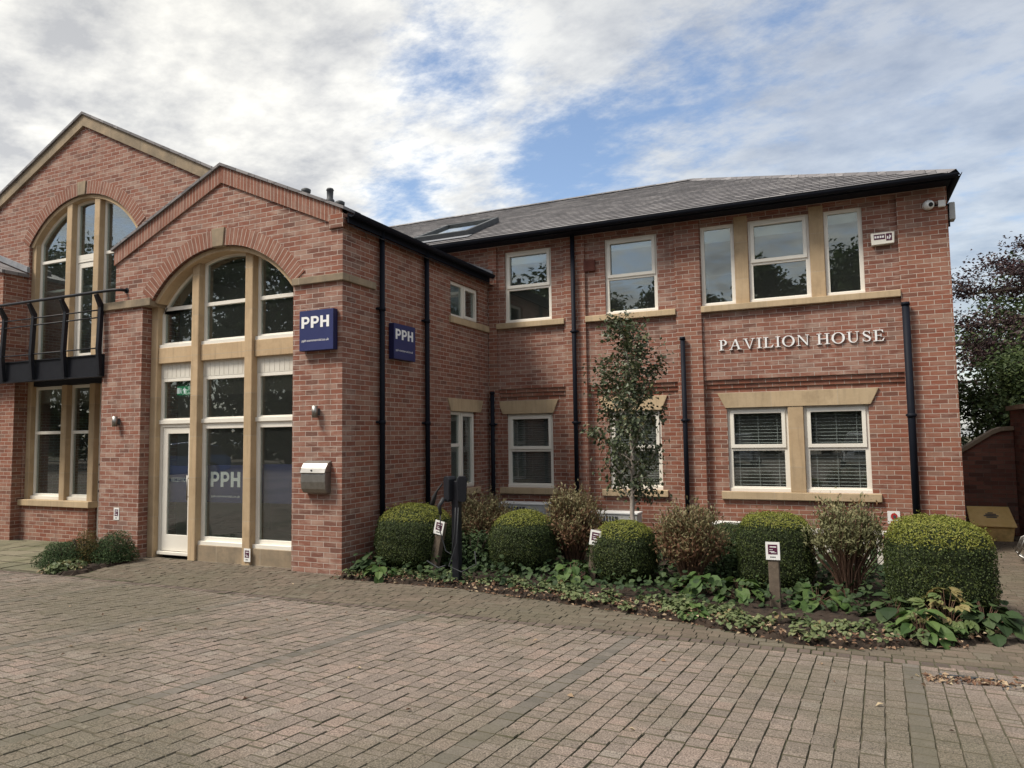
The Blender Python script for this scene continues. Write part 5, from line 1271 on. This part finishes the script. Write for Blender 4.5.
# ---- broad leaved plants
def leafy(name, x, y, r_, hgt, n, size, m, label, seed, cat='plant', lift=.6, asp=.8, fan=1):
    rg = np.random.default_rng(seed); t = thing(name, (x, y, 0), label, cat)
    a = rg.random(n) * 6.283; el = rg.random(n) ** .6
    B = np.stack([x + np.cos(a) * r_ * el * .75, y + np.sin(a) * r_ * el * .75, hgt * (.95 - .65 * el ** 1.5) * rg.uniform(.75, 1.08, n)], 1)
    out = np.stack([np.cos(a), np.sin(a), lift * (1 - el) - .12], 1)
    Nn = np.stack([np.cos(a) * .45 * el, np.sin(a) * .45 * el, np.ones(n)], 1) + .22 * rg.normal(size=(n, 3))
    sz = rg.uniform(size[0], size[1], n)
    if fan > 1:       # palmate leaves: several leaflets from one point
        Bf, Nf, Of, Sf = [], [], [], []
        for k in range(fan):
            ang = (k - (fan - 1) / 2) * .62
            c, s = np.cos(ang), np.sin(ang)
            Of.append(np.stack([out[:, 0] * c - out[:, 1] * s, out[:, 0] * s + out[:, 1] * c, out[:, 2]], 1)); Bf.append(B); Nf.append(Nn); Sf.append(sz * (1 - .16 * abs(k - (fan - 1) / 2)))
        rr = np.tile(rg.random(n), fan)
        broad('leaves', np.concatenate(Bf), np.concatenate(Nf), np.concatenate(Of), np.concatenate(Sf), m, t, aspect=asp, rnd=np.clip(rr + rg.normal(0, .06, n * fan), 0, 1))
    else:
        broad('leaves', B, Nn, out, sz, m, t, aspect=asp, rnd=rg.random(n))
    q = MB()
    for i in range(0, n): q.tube([(x + .03 * math.cos(a[i]), y + .03 * math.sin(a[i]), 0), (x * .5 + B[i][0] * .5, y * .5 + B[i][1] * .5, B[i][2] * .65), tuple(B[i])], [.005, .004, .003], 4, False)
    q.build('stalks', 'big_leaf' if False else 'twig', t)
    return t
leafy('broad_leaf_plant', -6.05, 8.50, .34, .30, 34, (.13, .20), 'dark_leaf', 'dark broad leaved plant at the foot of the entrance corner', 21)
leafy('broad_leaf_plant', -5.75, 8.28, .26, .22, 22, (.12, .18), 'big_leaf', 'mid green broad leaved plant in front of the leftmost hedge', 22)
leafy('broad_leaf_plant', -3.20, 8.85, .30, .36, 30, (.12, .19), 'big_leaf', 'green broad leaved plant between two domed hedges, left of the leaning post', 23)
leafy('broad_leaf_plant', -1.55, 8.75, .34, .32, 36, (.12, .20), 'big_leaf', 'bright green broad leaved plant below the reddish brown shrub', 24)
leafy('broad_leaf_plant', -1.10, 8.62, .30, .30, 26, (.12, .19), 'big_leaf', 'bright green broad leaved plant left of the upright post', 25)
leafy('broad_leaf_plant', -.30, 8.62, .34, .28, 32, (.13, .20), 'big_leaf', 'green arching broad leaved plant right of the upright post', 26)
leafy('lime_green_plant', -1.46, 7.72, .22, .16, 46, (.06, .10), 'big_leaf', 'small lime green rounded plant at the front edge of the bed', 27, asp=.95)
leafy('glossy_plant', .60, 7.70, .27, .28, 46, (.12, .19), 'big_leaf', 'fresh green glossy leaved plant at the front right of the bed', 28, asp=.62)
leafy('palmate_plant', .84, 7.95, .36, .46, 44, (.09, .14), 'autumn_leaf', 'yellowing plant with hand shaped leaves below the big end hedge', 29, fan=5, asp=.62)
leafy('bergenia_plant', 1.16, 8.02, .32, .36, 48, (.12, .18), 'dark_leaf', 'dark rounded glossy plant at the right hand tip of the bed', 30, asp=.95)
leafy('bergenia_plant', .42, 8.25, .26, .28, 22, (.13, .19), 'dark_leaf', 'dark broad leaved plant in the shade left of the big end hedge', 31, asp=.9)

# ---- ground cover along the edge of the bed: nobody could count it
front = BED[:14]
def edge_pts(n, dmax, rg, power=1.0):
    seg = [(Vector((*front[i], 0)), Vector((*front[i + 1], 0))) for i in range(len(front) - 1)]
    ln = np.array([(b - a).length for a, b in seg]); pr = ln / ln.sum(); out = []
    for i in rg.choice(len(seg), n, p=pr):
        a, b = seg[i]; p = a.lerp(b, rg.random()); dp = .02 + dmax * rg.random() ** power; out.append((p.x + rg.normal(0, .03), p.y + dp))
    return np.array(out)
rg = np.random.default_rng(50)
P2 = edge_pts(900, .60, rg, .8) + np.array([0, .015])
dens = .5 + .5 * np.sin(P2[:, 0] * 3.1 + 1) * np.sin(P2[:, 0] * 7.7 + P2[:, 1] * 5)
P2 = P2[rg.random(len(P2)) < .02 + .62 * dens]
Pl, Nl, Al, Sl = [], [], [], []
for px_, py_ in P2:
    if py_ > 13 or px_ > 1.3 or (px_ < -3.4 and rg.random() < .5): continue
    k = rg.integers(9, 20); hh = rg.uniform(.04, .12); rr = rg.uniform(.05, .12); tone = rg.random()
    a = rg.random(k) * 6.283; el = rg.random(k)
    Pl.append(np.stack([px_ + np.cos(a) * rr * el, py_ + np.sin(a) * rr * el, hh * (1 - .5 * el) + .03], 1)); Al.append(np.stack([np.cos(a), np.sin(a), .1 * np.ones(k)], 1))
    Nl.append(np.stack([.5 * np.cos(a) * el, .5 * np.sin(a) * el, np.ones(k)], 1) + .3 * rg.normal(size=(k, 3))); Sl.append(np.stack([rg.uniform(.028, .060, k), np.clip(tone * .6 + .4 * rg.random(k), 0, 1)], 1))
Pl, Nl, Al, Sl = map(np.concatenate, (Pl, Nl, Al, Sl))
tag(broad('ground_cover', Pl, Nl, Al, Sl[:, 0], 'ground_leaf', None, (0, 0, 0), rnd=Sl[:, 1], aspect=1.0), kind='stuff')
# ivy and weeds deeper in the bed
n = 7500
Pi = np.stack([rg.uniform(-6.3, 1.4, n), rg.uniform(8.2, 12.8, n), rg.uniform(.03, .30, n) * rg.random(n) ** .4], 1); Pi = Pi[[inside(BED, p[0], p[1]) for p in Pi]]
tag(broad('ivy', Pi, np.array([0, -.3, 1]) + .4 * rg.normal(size=Pi.shape), rg.normal(size=Pi.shape) * np.array([1, 1, .2]), rg.uniform(.045, .09, len(Pi)), 'dark_leaf', None, (0, 0, 0), aspect=.9), kind='stuff')
# fallen leaves
Pf = [np.c_[edge_pts(1500, .45, rg, 1.3) + np.array([0, -.05]), np.full(1500, .05)]]
c_ = rg.normal(size=(110, 2)) * np.array([.15, .06]) + np.array([.86, 6.44]); Pf.append(np.c_[c_, np.array([gz(q[1]) + .008 for q in c_])])
c_ = rg.normal(size=(26, 2)) * np.array([.07, .07]) + np.array([.55, 6.36]); Pf.append(np.c_[c_, np.array([gz(q[1]) + .008 for q in c_])])
c_ = np.stack([rg.uniform(-10, 1.6, 60), rg.uniform(2.2, 7.9, 60)], 1); Pf.append(np.c_[c_, np.array([gz(q[1]) + .010 for q in c_])])
Pf = np.concatenate(Pf)
Pf[:1500, 2] = np.where([inside(BED, p[0], p[1]) for p in Pf[:1500]], rg.uniform(.035, .080, 1500), .010)
leaves('fallen_leaves', Pf, np.array([0, 0, 1.0]) + np.zeros_like(Pf), rg.uniform(.028, .06, len(Pf)), 'litter', None, (0, 0, 0), aspect=.6, jit=.28, fold=.22)
tag(bpy.data.objects['fallen_leaves'], kind='stuff')

# ------------------------------------------------------------------ trees
def limb_tree(name, loc, hgt, crown, label, cat, mleaf, mbark, nleaf, size, seed, trunk_r=.2, base=.3, group=None, lean=(0, 0), lev=2, nb=16, asp=.6, spread=.30, up=.5, clumpy=1.0, horiz=False):
    rg = np.random.default_rng(seed); rd = random.Random(seed)
    t = thing(name, loc, label, cat, group); x, y, z = loc
    q = MB(); ends = []
    tp = [Vector((x + lean[0] * f * hgt + rd.gauss(0, .012 * hgt) * (f > 0), y + lean[1] * f * hgt + rd.gauss(0, .012 * hgt) * (f > 0), z + hgt * .93 * f)) for f in (0, .2, .4, .6, .8, 1)]
    q.tube(tp, [trunk_r * (1 - .85 * f) for f in (0, .2, .4, .6, .8, 1)], 9, False); q.build('trunk', mbark, t)
    q = MB()
    for i in range(nb):
        f = base + (1 - base) * (i + rd.random()) / nb; k = min(4, int(f * 5)); p0 = tp[k].lerp(tp[k + 1], f * 5 - k)
        a = i * 2.4 + rd.random(); prof = math.sin(math.pi * min(1, (f - base) / (1 - base) * .82 + .16)) ** .8
        ln = crown * prof * rd.uniform(.75, 1.1)
        d = Vector((math.cos(a), math.sin(a), (up if not horiz else .12) + rd.random() * .3)).normalized()
        p1 = p0 + d * ln * .5 + Vector((0, 0, rd.uniform(0, .08) * ln)); p2 = p0 + d * ln + Vector((0, 0, (.18 if not horiz else -.10) * ln))
        r0 = trunk_r * (1 - .85 * f) * .55
        q.tube([p0, p1, p2], [r0, r0 * .6, r0 * .2], 6, False); ends += [(p0, p1, .55), (p1, p2, 1.0), (p1, p2, 1.0)]
        for j in range(4):
            b0 = p0.lerp(p2, .35 + .6 * rd.random()); dd = (d + Vector((rd.gauss(0, .7), rd.gauss(0, .7), rd.gauss(.1, .4)))).normalized(); b1 = b0 + dd * ln * rd.uniform(.25, .5)
            q.tube([b0, b1], [r0 * .35, r0 * .1], 4, False); ends.append((b0, b1, 1.2))
    q.build('limbs', mbark, t)
    w = np.array([e[2] * (e[1] - e[0]).length for e in ends]); w /= w.sum(); k = rg.choice(len(ends), nleaf, p=w)
    A0 = np.array([e[0][:] for e in ends]); A1 = np.array([e[1][:] for e in ends]); u = rg.random(nleaf)[:, None]
    P = A0[k] + (A1[k] - A0[k]) * u + rg.normal(0, spread * crown * .42, (nleaf, 3)) * np.array([1, 1, .7])
    d = P - np.array([x, y, z + hgt * .55])
    if clumpy: P = P + unit(d) * (.12 * crown * lump(P, 2.2 / max(crown, .5), seed))[:, None]
    leaves('crown', P, unit(d) * .6 + np.array([0, 0, .5]), rg.uniform(size[0], size[1], nleaf), mleaf, t, axis=unit(d) + np.array([0, 0, -.3]), aspect=asp, jit=.6, rng=rg)
    return t
limb_tree('sapling', (-2.74, 10.45, 0), 3.98, .64, 'slim young tree with dark green leaves and pale trunk in front of the wall', 'tree', 'birch', 'birch_bark', 4500, (.045, .085), 31, trunk_r=.042, base=.22, lean=(-.045, 0), nb=38, spread=.33, up=.62, asp=.8)
limb_tree('copper_beech', (5.9, 22.5, 0), 7.9, 3.2, 'dark purple leaved tree beyond the boundary wall', 'tree', 'beech', 'bark', 52000, (.06, .11), 41, trunk_r=.3, base=.10, nb=56, spread=.12, horiz=True)
limb_tree('green_tree', (6.2, 27.5, 0), 6.6, 2.9, 'yellowish green tree partly hidden behind the purple tree', 'tree', 'tree_leaf', 'bark', 9000, (.12, .22), 43, trunk_r=.25, base=.15, nb=20, spread=.34)
limb_tree('green_tree', (3.9, 20.0, 0), 3.6, 1.9, 'low dark green tree just above the curved boundary wall', 'tree', 'tree_leaf', 'bark', 14000, (.08, .14), 47, trunk_r=.12, base=.12, nb=18, spread=.36)
limb_tree('green_tree', (9.0, 31, 0), 6.5, 3.4, 'distant green tree at the far right behind the purple tree', 'tree', 'tree_leaf', 'bark', 7000, (.14, .25), 49, trunk_r=.25, base=.15, nb=18, spread=.36)
# the far side of the car park, seen only in the window panes
REFL = [(-75, -4, 14, 8), (-62, -8, 14.5, 8), (-51, -13, 15.5, 7), (-41, -18, 17.5, 6.5), (-33, -20, 17.5, 6), (-25, -24, 15.5, 5), (-19, -25, 15.2, 4.4), (-15.5, -26, 12.0, 3.6), (-10.4, -24, 13.6, 3.0), (-7.2, -24, 11.2, 2.4), (-4.3, -25, 13.8, 2.8), (-.8, -25, 12.2, 3.8), (3.2, -23, 13.8, 4.6), (9, -24, 13, 5), (16, -20, 12, 5)]
for i, (x, y, h_, c) in enumerate(REFL):
    limb_tree('car_park_tree', (x, y, gz(-1)), h_, c, 'tall leafy tree on the far side of the car park behind the viewer', 'tree', 'tree_leaf', 'bark', 13000 if i < 6 else 11000, (.28, .55), 60 + i, trunk_r=.3, base=.06, nb=18, spread=.36, group='trees on the far side of the car park', up=.3)

# unseen hedge, added to block bright sky under the reflected trees
rg = np.random.default_rng(90); n = 9000
t = thing('sky_blocking_hedge', (-22, -27, gz(-1)), 'long added hedge under the trees behind the viewer, blocking sky from the window reflections', 'hedge')
u = rg.random(n); Ph = np.stack([-85 + 110 * u, -9 - 20 * np.clip(u * 2.4, 0, 1) + rg.normal(0, .6, n), .4 + 3.6 * rg.random(n) ** .8 + .4 * np.sin(u * 60)], 1)
leaves('foliage', Ph, np.array([.3, 1, .4]) + .5 * rg.normal(size=Ph.shape), rg.uniform(.5, 1.0, n), 'tree_leaf', t, aspect=.7, jit=.5, rng=rg)
q = MB()
for i in range(60):
    uu = i / 59; q.tube([(-85 + 110 * uu, -9 - 20 * min(1, uu * 2.4), .3), (-85 + 110 * uu, -9 - 20 * min(1, uu * 2.4), 2.5)], [.06, .03], 5)
q.build('stems', 'bark', t)

# parked cars behind the viewer, seen in the ground floor panes
def car(x, y, rz, mbody, label):
    t = thing('parked_car', (x, y, gz(y)), label, 'car', 'cars parked behind the viewer', rz)
    WL[t] = Vector((0, 0, 0))
    ln, wd = 4.3, 1.76
    def section(xs_, zb, zt, w0, w1): return [(xs_, -w0 / 2, zb), (xs_, w0 / 2, zb), (xs_, w1 / 2, zt), (xs_, -w1 / 2, zt)]
    def loft(secs, nm_, m_, bev):
        mb = MB()
        for s_ in secs: mb.v += s_
        for i in range(len(secs) - 1):
            for j in range(4): mb.f.append((i * 4 + j, i * 4 + (j + 1) % 4, (i + 1) * 4 + (j + 1) % 4, (i + 1) * 4 + j))
        mb.f.append((0, 1, 2, 3)); e_ = (len(secs) - 1) * 4; mb.f.append((e_ + 3, e_ + 2, e_ + 1, e_))
        return mb.build(nm_, m_, t, bevel=bev)
    loft([section(-2.15, .40, .72, 1.45, 1.35), section(-2.02, .28, .86, 1.68, 1.5), section(-1.0, .22, .95, wd, 1.62), section(.9, .22, .97, wd, 1.64), section(1.9, .26, .95, 1.72, 1.56), section(2.15, .36, .82, 1.55, 1.45)], 'body', mbody, .06)
    loft([section(-1.05, .94, .98, 1.58, 1.56), section(-.25, .94, 1.40, 1.60, 1.22), section(.9, .94, 1.45, 1.60, 1.20), section(1.65, .94, 1.30, 1.56, 1.16), section(1.98, .94, .99, 1.50, 1.46)], 'cabin_glass', 'rubber', .04)
    loft([section(-.30, 1.405, 1.43, 1.20, 1.14), section(.9, 1.45, 1.485, 1.20, 1.12), section(1.68, 1.31, 1.33, 1.14, 1.08)], 'roof', mbody, .01)
    for sx in (-1.32, 1.32):
        for sy in (-1, 1):
            q = MB(); q.tube([(sx, sy * .70, .32), (sx, sy * .90, .32)], .32, 22); w = q.build('wheel', 'rubber', t)
            q = MB(); q.tube([(sx, sy * .895, .32), (sx, sy * .91, .32)], .21, 18); q.build('rim', 'steel', w)
    for sy in (-1, 1):
        q = MB(); q.box(-2.14, -1.98, sy * .58 - .17, sy * .58 + .17, .62, .76); q.build('headlight', 'steel', t, bevel=.02)
    q = MB(); q.box(-2.17, -2.10, -.38, .38, .56, .72); q.build('grille', 'grey_dark', t, bevel=.01)
    q = MB(); q.box(-2.19, -2.14, -.26, .26, .40, .51); q.build('number_plate', 'white', t)
    WL[t] = Vector(t.location)
M['car_white'] = noisy('white_car_paint', (.72, .73, .74), (.76, .77, .78), 2, .25, 0, .5)
M['car_blue'] = noisy('blue_car_paint', (.03, .09, .25), (.035, .10, .28), 2, .22, 0, .5)
M['car_silver'] = noisy('silver_car_paint', (.40, .42, .44), (.45, .47, .49), 2, .25, 0, .5)
car(.9, -8.2, R(-90), 'car_white', 'white car parked nose to the building behind the viewer')
car(-4.5, -9.6, R(-90), 'car_silver', 'silver car parked two bays left of the white car behind the viewer')
car(-24.5, -3.5, R(-70), 'car_blue', 'blue car parked far to the left behind the viewer')
